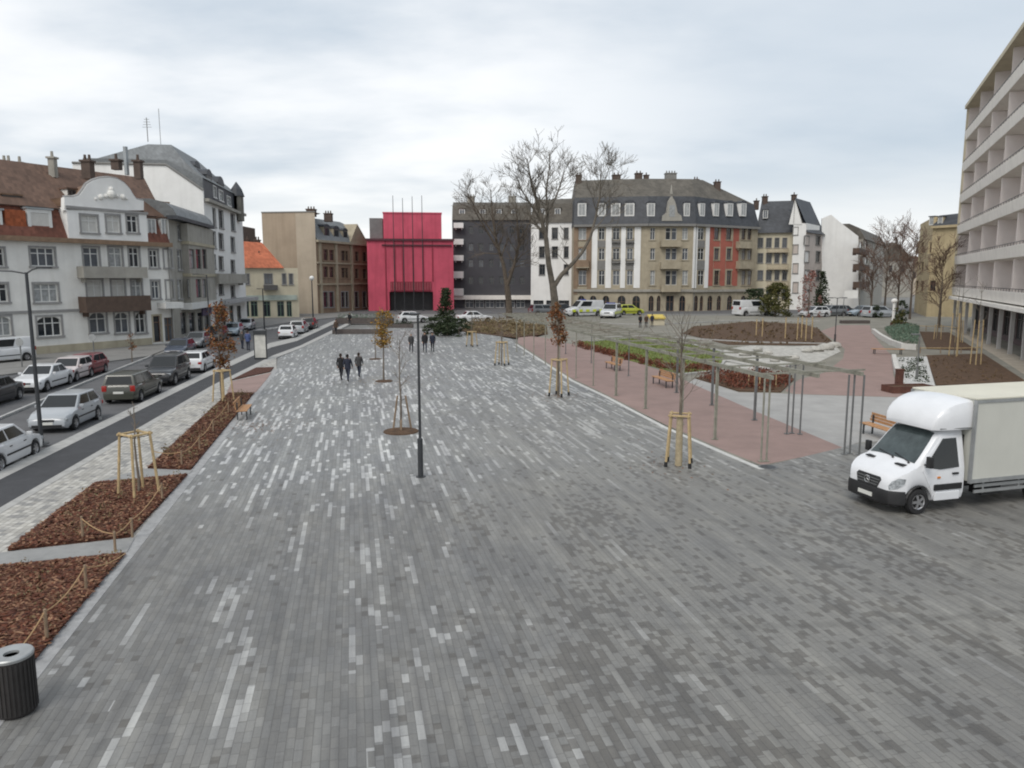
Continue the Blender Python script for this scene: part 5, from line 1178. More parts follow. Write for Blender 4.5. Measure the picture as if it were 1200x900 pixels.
car('black car near the foot of the corner apartment house', 253, 399, bt, 'estate', PK)
car('pale blue grey car by the low shop house', 274, 393, bt, 'hatch', PB)
car('silver car behind the pale blue one by the shop house', 289, 386.5, bt, 'hatch', PS)
car('white car seen from behind at the far bend of the street', 338, 396, ba, 'hatch', PW)
car('silver car ahead of the white car at the far bend', 351, 390, ba, 'estate', PS)
car('dark car farthest along the bend near the pedestrians', 363, 385.5, ba, 'estate', PK)
car('white van at the left edge against the white gabled house', 2, 424, VPX(1080) + math.pi, 'van', PW, 'parked_van', 'van', panels=True, z=0)
car('white car crossing in front of the pink hall entrance', 484, 378, VPX(3200), 'hatch', PW, group='cars near the pink hall', scale=1.15)
car('white saloon beside the fir tree and the dark apartment block', 556, 378, VPX(3200), 'sedan', PW, group='cars near the pink hall', scale=1.2)
def hi_vis(root, Lc, W, Hc):
    mb = MB(); yl = mat('fluorescent yellow stripe', (.55, .62, .04), .5, .1, 3)
    for s in (-1, 1):
        for k in range(5): mb = MB(); mb.box((-Lc * .4 + k * Lc * .19, s * (W / 2 + .002), .72), (Lc * .095, .03, .26)); mb.build('reflective_stripe', yl, root)
    mb = MB(); mb.box((.1, 0, Hc + .06), (.3, W * .55, .12)); mb.build('light_bar', paint('blue lamp', (.03, .06, .3)), root)
car('white and yellow rescue van left of the arched ground windows', 684, 371, VPX(3200) + math.pi, 'van', PW, 'rescue_vehicle', 'rescue van', 'rescue vehicles before the sandstone house', panels=True, extra=hi_vis, scale=1.5)
car('white and yellow rescue car facing the square', 716, 373, math.pi + .35, 'suv', PW, 'rescue_vehicle', 'rescue car', 'rescue vehicles before the sandstone house', extra=hi_vis, scale=1.4)
car('bright yellow green car behind the rescue vehicles', 737, 369, VPX(3200), 'hatch', paint('yellow green paint', (.45, .48, .05)), 'parked_car', 'car', 'cars before the sandstone house', scale=1.3)
car('dark car parked behind the white rescue van', 660, 369, VPX(3200), 'estate', PK, 'parked_car', 'car', 'cars before the sandstone house', scale=1.3)
car('grey car parked left of the rescue van', 640, 370, VPX(3200), 'estate', PG, 'parked_car', 'car', 'cars before the sandstone house', scale=1.3)
car('white panel van parked before the red panel of the sandstone house', 881, 370.5, VPX(3200), 'van', PW, 'parked_van', 'van', panels=True, scale=1.5)
for i, (x, y, st, p_, lab) in enumerate(((972, 371, 'estate', PG, 'grey car parked before the blank white walled house'), (988, 370.5, 'hatch', PK, 'black car parked under the white sign of the side street'), (1010, 371, 'hatch', PB, 'pale blue car parked near the white post'), (1030, 372.5, 'estate', PS, 'silver car half hidden behind the green bushes'), (954, 372, 'hatch', PW, 'white car beside the pinkish brown tree'))):
    car(lab, x, y, VPX(3200) if i % 2 else VPX(3200) + math.pi, st, p_, group='cars parked beyond the rose path', scale=1.3)

# ---------------------------------------------------------------- the white box truck
tb = VPX(3600) + math.pi                                # heading
fw_ = G(1075, 603); hd = dirb(tb); sd = Vector((-hd.y, hd.x, 0))   # sd = left of the truck
org = fw_ - sd * .98
root = thing('box_truck', 'white box truck with dark bumper and rounded roof fairing parked on the paving', 'truck', org, math.pi / 2 - tb, local=True)
PT = paint('white truck paint', (.68, .69, .71), .3); PBX = mat('cream white box panel', (.50, .50, .455), .55, .06, .5, .05, 30, streak=.06); PBR = mat('cream box roof', (.60, .58, .49), .6, .08, .6)
prof = [(.83, .60), (.81, .84), (.77, .98), (.70, 1.06), (.59, 1.13), (.44, 1.21), (.26, 1.30), (.10, 1.37), (-.05, 1.51), (-.19, 1.66), (-.33, 1.82), (-.48, 1.99), (-.61, 2.13), (-.72, 2.22), (-.86, 2.27), (-1.0, 2.29), (-1.5, 2.29)]
def t_top(x):
    tb_ = sorted(prof); return lerp_tab(tb_, x)
hwx = lambda x: .985 * (1 - .30 * max(0, (x - .26) / .57) ** 2.4)
def ring(x):
    zt = t_top(x); hw = hwx(x); lo = .36 + .1 * max(0, (x - .75) / .08); d = abs(x)
    if d < .45: lo = max(lo, .36 + math.sqrt(.45 ** 2 - d * d) * 1.0)
    lo = min(lo, zt - .12); bl = min(1.22, zt - .10); hb = hw - max(0, zt - bl) * .155
    half = [(0, lo), (hw * .95, lo), (hw, lo + (bl - lo) * .2), (hw * 1.005, lo + (bl - lo) * .6), (hw * .99, bl), (hb * .985 + (hw - hb) * .35, bl + (zt - bl) * .55), (hb * .96, zt - .09 * min(1, (zt - bl) / .4 + .25)), (hb * .88, zt - .02), (hb * .5, zt + .02), (0, zt + .03)]
    return [(x, y, z) for y, z in half] + [(x, -y, z) for y, z in half[1:-1][::-1]]
def tsurf(x, f):                                        # point on the top surface, f in -1..1
    r_ = ring(x); a = [Vector(r_[9]), Vector(r_[8]), Vector(r_[7])]; s = abs(f) * 2
    q = a[0].lerp(a[1], s) if s <= 1 else a[1].lerp(a[2], s - 1); return Vector((q.x, q.y * (1 if f >= 0 else -1), q.z))
xs = sorted({*[p[0] for p in prof], *[.45 * math.cos(t * math.pi / 10) for t in range(11)], -.7, -1.2})
mb = MB(); mb.loft([ring(x) for x in xs]); cabp = mb.build('cab', PT, root, smooth=36)
nrm = Vector((.72, 0, .70)).normalized()
mb = MB(); xw = [.06, -.05, -.19, -.33, -.48, -.61, -.68]; rows = [[tsurf(x, f * (.95 if x > -.6 else .92)) + nrm * .010 for f in (-1, -.75, -.5, -.25, 0, .25, .5, .75, 1)] for x in xw]
mb.loft(rows, False, False, False); mb.loft([[p - nrm * .02 for p in r_] for r_ in rows], False, False, False)
for k in range(len(rows) - 1):
    for e in (0, -1): mb.poly([rows[k][e], rows[k + 1][e], rows[k + 1][e] - nrm * .02, rows[k][e] - nrm * .02])
mb.build('windscreen', M['wsglass'], cabp, smooth=True)
mb = MB()
for y0, y1 in ((.75, .05), (.1, -.6)):
    a = tsurf(.08, y0) + nrm * .03; b = tsurf(-.02, y1) + nrm * .03; mb.tube([a, b], .014, 5); mb.tube([a, a + Vector((.03, 0, -.03))], .03, 6)
mb.build('wiper', M['black'], cabp)
def side_pt(x, z, s, off):
    r_ = [Vector(q) for q in ring(x)[1:8]]
    for a, b in zip(r_, r_[1:]):
        if a.z <= z <= b.z and b.z > a.z: y = a.y + (b.y - a.y) * (z - a.z) / (b.z - a.z); return Vector((x, s * (y + off), z))
    return Vector((x, s * (r_[-1].y + off), z))
def side_panel(nm, pts, m, s, off, par, sub=6):
    mb = MB(); n = len(pts); P = []
    for i in range(n):
        for k in range(sub): t = k / sub; a, b = pts[i], pts[(i + 1) % n]; P.append((a[0] + (b[0] - a[0]) * t, a[1] + (b[1] - a[1]) * t))
    o_ = [side_pt(x, z, s, off) for x, z in P]; i_ = [side_pt(x, z, s, -.03) for x, z in P]
    cx = sum(p[0] for p in pts) / n; cz = sum(p[1] for p in pts) / n; c = side_pt(cx, cz, s, off)
    for i in range(len(o_)): mb.poly([o_[i], o_[(i + 1) % len(o_)], c]); mb.poly([o_[i], i_[i], i_[(i + 1) % len(o_)], o_[(i + 1) % len(o_)]])
    bm_ = mb.build(nm, m, par); b2 = bmesh.new(); b2.from_mesh(bm_.data); bmesh.ops.remove_doubles(b2, verts=b2.verts, dist=1e-5); bmesh.ops.recalc_face_normals(b2, faces=b2.faces); b2.to_mesh(bm_.data); b2.free(); return bm_
for s in (1, -1):
    dr = side_panel('door', [(-.42, .62), (-1.36, .62), (-1.40, 1.2), (-1.36, 2.12), (-.82, 2.10), (-.15, 1.44), (-.06, 1.2)], PT, s, .012, cabp)
    side_panel('side_window', [(-.16, 1.30), (-.66, 1.22), (-1.30, 1.25), (-1.27, 2.04), (-.82, 2.04)], M['carglass'], s, .022, dr, 4)
    mb = MB(); a = side_pt(-1.18, 1.08, s, .02); mb.box(a, (.2, .05, .05)); mb.build('door_handle', M['black'], dr, bevel=.01)
    mb = MB(); mb.box((-.95, s * 1.0, .72), (.95, .05, .17)); mb.build('side_trim', M['black'], cabp, bevel=.015)
    mb = MB(); mb.box((-.93, s * .99, .47), (.86, .06, .24)); mb.build('sill_panel', PT, cabp, bevel=.02)
    mb = MB(); mb.box((-.14, s * 1.12, 1.48), (.10, .17, .30)); mb.tube([(-.14, s * .95, 1.38), (-.14, s * 1.08, 1.38)], .03, 6); mi = mb.build('mirror', M['black'], cabp, smooth=30, bevel=.03)
    side_panel('headlight', [(.79, .70), (.80, .80), (.745, .93), (.62, 1.03), (.46, 1.02), (.49, .88), (.64, .75)], M['lamp_clear'], s, .018, cabp, 4)
    mb = MB(); a = tsurf(.26, s * .58); mb.box(a + Vector((0, 0, .012)), (.15, .30, .03), 0); mb.build('hood_vent', M['black'], cabp)
def bump(g, z):
    q = [(.46, .5), (.46, hwx(.46) + g)] + [(x_ + g * .6, hwx(x_) + g) for x_ in (.53, .60, .67, .73, .78, .81)] + [(.84 + g, .56), (.86 + g, .3)]
    return [(a, b, z) for a, b in q] + [(a, -b, z) for a, b in q[::-1]]
mb = MB(); mb.loft([bump(.01, .27), bump(.035, .31), bump(.035, .60), bump(.012, .67)]); mb.build('front_bumper', M['black'], root, smooth=30)
mb = MB(); pts = [(-.46, .90), (-.36, .68), (.36, .68), (.46, .90), (.40, .97), (-.40, .97)]
mb.loft([[(.70, y, z) for y, z in pts], [(.86 - (z - .68) * .22, y, z) for y, z in pts]])
for k in range(3): z = .735 + k * .075; mb.mi = 1; mb.box((.86 - (z - .68) * .22, 0, z), (.03, .72 + k * .06, .022))
gr = mb.build('grille', [M['black'], M['steel_mid']], cabp)
mb = MB(); c = Vector((.845, 0, .825)); n = 20
mb.tube([c + Vector((.012, .095 * math.cos(2 * math.pi * k / n), .095 * math.sin(2 * math.pi * k / n))) for k in range(n + 1)], .012, 6, False)
for k in range(3): a = math.pi / 2 + 2 * math.pi * k / 3; mb.tube([c + Vector((.012, 0, 0)), c + Vector((.012, .09 * math.cos(a), .09 * math.sin(a)))], [.018, .006], 5)
mb.build('emblem', M['chrome'], gr)
mb = MB(); mb.box((.90, 0, .44), (.02, .52, .11)); mb.build('front_plate', M['plate'], root)
mb = MB(); rr_ = []
for x, zt, hw, rad_ in ((-.42, 2.38, .80, .02), (-.46, 2.56, .86, .05), (-.55, 2.72, .90, .08), (-.70, 2.87, .94, .11), (-.90, 2.99, .97, .13), (-1.12, 3.07, .99, .14), (-1.35, 3.11, 1.0, .14), (-1.62, 3.12, 1.01, .12)):
    zl = 2.29; h_ = zt - zl
    half = [(0, zl), (hw * .98, zl), (hw, zl + h_ * .3), (hw, zl + max(.05, h_ - rad_ * 1.6)), (hw - rad_ * .35, zl + max(.07, h_ - rad_ * .55)), (hw - rad_ * 1.2, zt - .02), (hw * .4, zt + .02), (0, zt + .03)]
    rr_.append([(x, y, z) for y, z in half] + [(x, -y, z) for y, z in half[1:-1][::-1]])
mb.loft(rr_[::-1]); fa = mb.build('roof_fairing', PT, root, smooth=45)
mb = MB()
for s in (1, -1): mb.tube([(-.62, s * .905, 2.33), (-1.6, s * 1.012, 2.33)], .018, 6)
mb.tube([(-.44, -.78, 2.36), (-.47, 0, 2.37), (-.44, .78, 2.36)], .018, 6)
mb.build('seal', M['steel_mid'], fa)
mb = MB()
for s in (1, -1): mb.box((-.62, s * .99, 1.0), (.09, .05, .05))
mb.build('side_indicator', M['lamp_orange'], root)
bx0, bx1, bw, bz0, bz1 = -1.60, -6.2, 1.09, .82, 3.12
mb = MB(); mb.ob((bx1, -bw, bz0), (bx0 - bx1, 0, 0), (0, 2 * bw, 0), (0, 0, bz1 - bz0)); cargo = mb.build('cargo_box', PBX, root, bevel=.015)
mb = MB(); mb.ob((bx1 - .02, -bw - .02, bz1 - .004), (bx0 - bx1 + .04, 0, 0), (0, 2 * bw + .04, 0), (0, 0, .05)); mb.build('box_roof', PBR, cargo, bevel=.015)
mb = MB()
for s in (1, -1):
    mb.ob((bx0 - .02, s * bw - .05, bz0 - .04), (.05, 0, 0), (0, .1, 0), (0, 0, bz1 - bz0 + .03)); mb.ob((bx1, s * (bw + .012) - .015, bz1 - .09), (bx0 - bx1, 0, 0), (0, .03, 0), (0, 0, .07)); mb.ob((bx1, s * (bw + .012) - .015, bz0 - .04), (bx0 - bx1, 0, 0), (0, .03, 0), (0, 0, .11))
mb.build('corner_rail', M['galv'], cargo)
mb = MB()
for s in (1, -1): mb.ob((bx1 + .1, s * .42 - .06, .50), (bx0 - bx1 - .1, 0, 0), (0, .12, 0), (0, 0, .26))
for k in range(8): mb.ob((bx1 + .3 + k * .6, -.95, .72), (.08, 0, 0), (0, 1.9, 0), (0, 0, .09))
mb.ob((-2.9, .55, .36), (.7, 0, 0), (0, .4, 0), (0, 0, .34)); mb.ob((-1.62, -.8, .5), (.3, 0, 0), (0, 1.6, 0), (0, 0, 1.6)); mb.build('chassis', M['black'], root)
mb = MB()
for y in (1.0, -1.03):
    mb = MB()
    for z in (.46, .62): mb.ob((-3.75, y, z), (1.9, 0, 0), (0, .03, 0), (0, 0, .09))
    for q in (-3.5, -2.2): mb.ob((q, y + .005, .45), (.05, 0, 0), (0, .02, 0), (0, 0, .4))
    mb.build('side_guard', M['galv'], root)
for s in (1, -1):
    wheel(root, 0, s * .88, .35, .23, s, 5)
    wheel(root, -4.35, s * .86, .35, .3, s, 5)
    mb = MB(); pr = [(.46 * math.cos(t * math.pi / 10), .36 + .46 * math.sin(t * math.pi / 10)) for t in range(11)]
    mb.loft([[(x, s * .955, z) for x, z in pr], [(x * .93, s * 1.0, .36 + (z - .36) * .93) for x, z in pr]], False, False, False); mb.build('wheel_arch', M['black'], cabp)
mb = MB(); mb.ob((-1.0, -.7, .5), (1.7, 0, 0), (0, 1.4, 0), (0, 0, .5)); mb.build('engine_bay', M['black'], root)

# ================================================================ PEOPLE
SK = mat('skin', (.42, .26, .19), .6, .08, 5)
def cloth(n, c): return mat(n, c, .9, .2, 8, .15, 40)
HAIR = [cloth('dark brown hair', (.03, .02, .015)), cloth('grey hair', (.2, .19, .18)), cloth('black hair', (.012, .011, .011))]
SHOE = cloth('dark shoes', (.02, .018, .016))
def person(label, px, py, bearing, pose, jacket, trousers, hair=0, h=1.68, group=None, z=.006, bag=None):
    k = h / 1.72; base = G(px, py, z); st = {'walk': .24, 'stride': .33, 'stand': .03}[pose]
    V_ = {}; E = []; Rr = {}
    def a(n, p, r, par=None): V_[n] = Vector(p) * k; Rr[n] = r * k; E.append((par, n)) if par else None
    a('pel', (0, 0, .95), .135); a('spi', (.01, 0, 1.12), .135, 'pel'); a('che', (.01, 0, 1.32), .15, 'spi'); a('nec', (.0, 0, 1.48), .058, 'che'); a('chin', (.03, 0, 1.55), .068, 'nec'); a('hed', (.02, 0, 1.63), .088, 'chin'); a('top', (.01, 0, 1.70), .058, 'hed')
    for s, nm in ((1, 'l'), (-1, 'r')):
        f = s * st
        a('sh' + nm, (0, s * .185, 1.40), .075, 'che'); a('el' + nm, (-.02 - f * .35, s * .235, 1.13), .052, 'sh' + nm); a('wr' + nm, (.08 - f * .7, s * .215, .92), .034, 'el' + nm); a('pa' + nm, (.11 - f * .75, s * .205, .85), .032, 'wr' + nm)
        for q in range(4): a('f%d%s' % (q, nm), (.085 + q * .022 - f * .78, s * (.205 - .008 * q), .765 + .006 * (q - 1.5) ** 2), .009, 'pa' + nm)
        a('th' + nm, (.15 - f * .75, s * .18, .81), .011, 'pa' + nm)
        a('hi' + nm, (0, s * .095, .90), .105, 'pel'); a('kn' + nm, (.04 + f * .55, s * .10, .50), .066, 'hi' + nm); a('an' + nm, (f * 1.05 - (.08 if f < -.1 else 0), s * .10, .085 + (.05 if f < -.1 else 0)), .045, 'kn' + nm)
        a('to' + nm, (f * 1.05 + .15 - (.05 if f < -.1 else 0), s * .115, .035), .036, 'an' + nm); a('he' + nm, (f * 1.05 - .05 - (.08 if f < -.1 else 0), s * .10, .04 + (.07 if f < -.1 else 0)), .036, 'an' + nm)
    names = list(V_); me = bpy.data.meshes.new('person'); me.from_pydata([tuple(V_[n]) for n in names], [(names.index(p), names.index(q)) for p, q in E], [])
    o = bpy.data.objects.new('tmp', me); C.objects.link(o)
    md = o.modifiers.new('s', 'SKIN'); sv = me.skin_vertices[0].data
    for i, n in enumerate(names): sv[i].radius = (Rr[n], Rr[n] * (1.25 if n in ('pel', 'spi', 'che') else 1)); sv[i].use_root = (n == 'pel')
    if True:
        for i, n in enumerate(names):
            if n in ('pel', 'spi', 'che'): sv[i].radius = (Rr[n] * .95, Rr[n] * .95)
    o.modifiers.new('u', 'SUBSURF').levels = 1
    dg = bpy.context.evaluated_depsgraph_get(); ev = o.evaluated_get(dg); m2 = bpy.data.meshes.new_from_object(ev); bpy.data.objects.remove(o)
    for v in m2.vertices:                               # a small nose
        q = v.co / k
        if q.x > .10 and abs(q.y) < .03 and 1.58 < q.z < 1.64: v.co.x += .018
    mats = [jacket, trousers, SK, SHOE]; m2.materials.clear()
    for m in mats: m2.materials.append(m)
    tags = {}
    for p, n in E: tags[(p, n)] = 2 if n[:2] in ('ch', 'he', 'to') and n in ('chin', 'hed', 'top') or n == 'nec' or n[0] == 'f' and n[1].isdigit() or n[:2] in ('pa', 'th') else 3 if n[:2] in ('to', 'he') else 1 if n[:2] in ('hi', 'kn', 'an') else 0
    segs = [(V_[p], V_[n], t) for (p, n), t in tags.items()]
    for pl in m2.polygons:
        c = pl.center; best = 9e9; bt_ = 0
        for p, q, t in segs:
            d = q - p; s = max(0, min(1, (c - p).dot(d) / max(1e-9, d.length_squared))); e = (c - p - d * s).length
            if e < best: best = e; bt_ = t
        if c.z / k > 1.5 and bt_ == 0: bt_ = 2
        if bt_ == 1 and c.z / k > .80: bt_ = 0
        pl.material_index = bt_; pl.use_smooth = True
    root = bpy.data.objects.new('person', m2); C.objects.link(root); root.location = base; root.rotation_euler = (0, 0, math.pi / 2 - bearing); LOC[root.name] = Vector((0, 0, 0)); tag(root, label, 'person', group)
    mb = MB(); mb.ball(Vector((-.012, 0, 1.665)) * k, (.105 * k, .096 * k, .085 * k), 12, 8, -.35); mb.ball(Vector((-.06, 0, 1.60)) * k, (.06 * k, .085 * k, .09 * k), 10, 6); mb.build('hair', HAIR[hair], root, smooth=True)
    mb = MB(); n = 14; rr_ = [[(.01 + rx * math.cos(2 * math.pi * i / n), ry * math.sin(2 * math.pi * i / n), z_) for i in range(n)] for rx, ry, z_ in ((.155, .205, .80), (.15, .195, .95), (.145, .18, 1.10), (.155, .20, 1.28), (.12, .175, 1.42), (.07, .09, 1.49))]
    mb.loft([[tuple(Vector(p) * k) for p in r_] for r_ in rr_], False, False); mb.build('jacket', jacket, root, smooth=True)
    for s in (1, -1):
        mb = MB(); mb.ball(Vector((.098, s * .032, 1.635)) * k, .012, 6, 4); mb.build('eye', HAIR[2], root)
        mb = MB(); mb.ball(Vector((.012, s * .088, 1.615)) * k, (.02, .012, .03), 6, 4); mb.build('ear', SK, root)
    return root
JB = cloth('black jacket', (.016, .016, .018)); JN = cloth('navy jacket', (.022, .026, .042)); JG = cloth('dark grey coat', (.05, .05, .052)); JBL = cloth('blue jacket', (.06, .085, .19)); TB = cloth('dark trousers', (.02, .021, .026)); TJ = cloth('dark jeans', (.03, .036, .055)); JR = cloth('brown coat', (.07, .045, .032))
person('person in black jacket, left of the three walking close together on the paving', 400, 445, .1, 'walk', JB, TB, 0, 1.66, 'walkers left of the lamp post')
person('person in navy jacket, striding in the middle of the three on the paving', 408, 447, .05, 'stride', JN, TJ, 2, 1.7, 'walkers left of the lamp post')
person('person in dark grey coat, right of the three on the paving', 421, 442, .1, 'walk', JG, TJ, 0, 1.6, 'walkers left of the lamp post')
person('person in dark coat standing immediately left of the lamp post', 482, 413, 2.9, 'walk', JG, TB, 1, 1.65, 'walkers behind the lamp post')
person('tall person in black walking just right of the lamp post', 498, 413, 3.0, 'stride', JB, TJ, 2, 1.78, 'walkers behind the lamp post')
person('person in navy jacket with the walkers, farthest right of the lamp post', 507, 412, 3.1, 'walk', JN, TB, 0, 1.68, 'walkers behind the lamp post')
person('person in brown coat walking at the bend of the cycle path', 394, 392, 3.3, 'walk', JR, TB, 0, 1.7, 'people at the street bend')
person('person in black beside the long planter near the street bend', 410, 381, 3.1, 'stand', JB, TB, 2, 1.7, 'people at the street bend')
person('person in blue jacket standing beside the white information column', 291, 411, .2, 'stand', JBL, TJ, 0, 1.8, 'people at the information column', z=0)
person('person in dark coat standing left of the blue jacketed one', 284, 409, .6, 'stand', JG, TJ, 1, 1.68, 'people at the information column', z=0)
for i, (x, y, j) in enumerate(((750, 384, JB), (757, 384, JR), (764, 383, JN))):
    person(['person in black at the near kerb before the sandstone house', 'person in brown coat at the kerb before the sandstone house', 'person in navy jacket left of the yellow stall'][i], x, y, 2.8 + i * .3, 'stand', j, TB, i, 1.7, 'people before the sandstone house')

# ================================================================ STREET FURNITURE
def lamp_post(label, px, py, top, arms, head='flat', r=.055, m='steel_dark', sleeve=True, group='street lamps', lean=None):
    b = G(px, py); Y = b.y; zt = zat(top, Y, px); root = thing('street_lamp', label, 'street lamp', b, group=group)
    mb = MB(); mb.tube([b, b + Vector((0, 0, zt))], [r, r * .7], 12); mb.build('pole', M[m], root, smooth=True)
    if sleeve: mb = MB(); mb.tube([b, b + Vector((0, 0, zt * .24)), b + Vector((0, 0, zt * .245))], [r * 1.75, r * 1.75, r * 1.1], 12); mb.build('base_sleeve', M[m], root, smooth=True)
    mb = MB(); mb.tube([b, b + Vector((0, 0, .03))], r * 3.2, 12); mb.build('base_plate', M[m], root)
    for dx, dy, dz in arms:
        a = b + Vector((0, 0, zt - .05)); e = a + Vector((dx, dy, dz)); mb = MB()
        if abs(dx) + abs(dy) > .2: mb.tube([a, a.lerp(e, .5) + Vector((0, 0, .04)), e], [.03, .028, .025], 8)
        else: mb.tube([a, e], .03, 8)
        ar = mb.build('arm', M[m], root, smooth=True)
        d = Vector((dx, dy, 0)); d = d.normalized() if d.length > .01 else Vector((1, 0, 0)); mb = MB(); n = Vector((-d.y, d.x, 0))
        mb.ob(e - n * .11 - d * .05 - Vector((0, 0, .03)), d * .5, n * .22, Vector((0, 0, .07))); hd_ = mb.build('lamp_head', M[m], root, smooth=30, bevel=.02)
        mb = MB(); mb.ob(e - n * .08 + d * .03 - Vector((0, 0, .042)), d * .34, n * .16, Vector((0, 0, .012))); mb.build('lens', M['lamp_clear'], hd_)
    return root
lamp_post('tall dark lamp post standing alone in the middle of the paved square', 493, 559, 368, [(-.02, -.12, .06)], r=.050)
lamp_post('double armed dark street lamp beside the silver hatchback', 49, 520, 319, [(-1.0, -.15, .10), (.42, .1, .22)], sleeve=False, r=.08)
lamp_post('dark lamp post rising in front of the grey bay house', 247, 409, 322, [(-.9, .2, .1)], sleeve=False, r=.07)
lamp_post('dark street lamp with short arm before the low shop house', 310, 386, 338, [(1.1, .2, .0), (-.3, 0, .0)], sleeve=False, r=.09)
lamp_post('slim dark lamp post at the corner of the rose path', 978, 405, 349, [(-.45, 0, .05), (.45, 0, .05)], r=.05)
lamp_post('slim grey lamp post in the pebble bed beside the truck roof', 1074, 446, 392, [(-.1, .0, .06)], m='steel_mid', r=.05)
lamp_post('dark lamp post before the small shrubs left of the fir tree', 553, 399, 372, [(.3, 0, .03)], r=.05)
b = G(367, 373); root = thing('globe_lamp', 'dark post with one white globe lamp at the street bend', 'street lamp', b); zt = zat(326, b.y, 367)
mb = MB(); mb.tube([b, b + Vector((0, 0, zt - .3))], [.12, .08], 10); mb.build('pole', M['steel_dark'], root); mb = MB(); mb.ball(b + Vector((0, 0, zt)), .38, 14, 10); mb.build('globe', mat('opal globe', (.75, .75, .73), .3, .03, 2), root, smooth=True)
# dark litter bin
b = G(20, 834); root = thing('litter_bin', 'dark cylindrical litter bin with pale ring lid at the corner of the mulch bed', 'litter bin', b); hb = .92
mb = MB(); mb.tube([b + Vector((0, 0, .05)), b + Vector((0, 0, hb - .03))], .275, 40); mb.tube([b, b + Vector((0, 0, .05))], .24, 30); mb.build('body', mat('dark bronze bin metal', (.035, .031, .030), .55, .25, 3, metal=.3), root, smooth=30)
mb = MB()
for k in range(30): a = 2 * math.pi * k / 30; mb.box((b.x + .279 * math.cos(a), b.y + .279 * math.sin(a), hb * .5), (.012, .03, hb - .14), a)
mb.build('slats', mat('dark bin slats', (.028, .026, .025), .6, .2, 3), root)
mb = MB(); n = 36; q = lambda r_, z_: [(b.x + r_ * math.cos(2 * math.pi * k / n), b.y + r_ * math.sin(2 * math.pi * k / n), z_) for k in range(n)]
mb.loft([q(.285, hb - .04), q(.29, hb), q(.275, hb + .02), q(.105, hb + .005), q(.10, hb - .03)], True, False); mb.build('lid', M['galv'], root, smooth=40)
mb = MB(); mb.tube([b + Vector((0, 0, hb - .045)), b + Vector((0, 0, hb - .03))], .11, 24); mb.build('opening', M['black'], root)
# benches
def bench(label, px, py, bearing, L=1.8, back=True, wood='wood_bench', group='timber benches'):
    b = G(px, py); root = thing('park_bench', label, 'bench', b, -bearing, group, local=True)
    mb = MB()
    for k in range(4): mb.ob((-L / 2, -.22 + k * .115, .42), (L, 0, 0), (0, .10, 0), (0, 0, .045))
    mb.build('seat', M[wood], root, bevel=.006)
    if back:
        mb = MB()
        for k in range(3): mb.ob((-L / 2, .25 + k * .03, .52 + k * .12), (L, 0, 0), (0, .035, 0), (0, 0, .105))
        mb.build('backrest', M[wood], root, bevel=.006)
    for s in (-1, 1):
        mb = MB(); mb.ob((s * (L / 2 - .25) - .03, -.2, .0), (.06, 0, 0), (0, .05, 0), (0, 0, .42)); mb.ob((s * (L / 2 - .25) - .03, .2, .0), (.06, 0, 0), (0, .05, 0), (0, 0, .42 if not back else .8)); mb.ob((s * (L / 2 - .25) - .03, -.2, .375), (.06, 0, 0), (0, .43, 0), (0, 0, .045)); mb.build('leg', M['steel_dark'], root)
    return root
bench('orange brown timber bench with back beside the pergola end, left of the truck', 1033, 514, rad(82), 2.4)
bench('orange timber bench against the lawn under the pergola', 776, 452, PLAZA + rad(90), 2.4, True)
bench('timber bench under the pergola, further from the truck', 718, 433, PLAZA + rad(90), 2.2, True)
bench('timber bench with back at the edge of the left planting strip', 287, 489, PLAZA + rad(-90), 1.8, True, 'wood_bench')
bench('low backless timber bench before the green mound', 1040, 415, rad(10), 2.6, False, 'wood_bench')
# stakes and ropes of the left beds
stk = [((101, 691), 662, 'in the nearest bed, holding the middle of the rope'), ((55, 749), 714, 'in the nearest bed beside the litter bin'), ((97, 630), 605, 'in the second bed at its near left'), ((135, 645), 623, 'in the second bed at its near right corner'), ((155, 628), 607, 'in the second bed beside the stepping path'), ((190, 585), 566, 'in the second bed near the paving edge'),
       ((180, 543), 527, 'in the third bed at its near left'), ((213, 545), 528, 'in the third bed at its near right corner'), ((234, 527), 511, 'in the third bed, second along the paving'), ((250, 506), 491, 'in the third bed, third along the paving'), ((268, 484), 470, 'in the third bed nearest to the bench')]
pos = []
for (x, y), t, where in stk:
    b = G(x, y, .06); h_ = zat(t, b.y, x) - .06; pos.append((b, h_)); mb = MB(); mb.tube([b - Vector((0, 0, .04)), b + Vector((.01, 0, h_))], [.032, .028], 8)
    tag(mb.build('rope_stake', M['wood_brown'], None, smooth=True, loc=b), 'short wooden stake ' + where, 'stake', 'rope fence stakes')
def rope(label, pts):
    mb = MB()
    for p, q in zip(pts, pts[1:]):
        d = (q - p).length; mb.tube([p.lerp(q, t) - Vector((0, 0, .12 * min(1, d / 2) * 4 * t * (1 - t))) for t in [k / 8 for k in range(9)]], .012, 5)
    tag(mb.build('guide_rope', M['rope'], None, loc=pts[0]), label, 'rope', 'ropes of the left beds')
T_ = lambda i: pos[i][0] + Vector((0, 0, pos[i][1] - .05))
rope('pale rope running from beside the litter bin along the nearest mulch bed', [G(18, 765, .2), T_(1), T_(0), G(147, 648, .25)])
rope('pale rope along the stakes of the second mulch bed', [T_(2), T_(3), T_(4), T_(5)]); rope('pale rope along the stakes of the third mulch bed', [T_(6), T_(7), T_(8), T_(9), T_(10)])
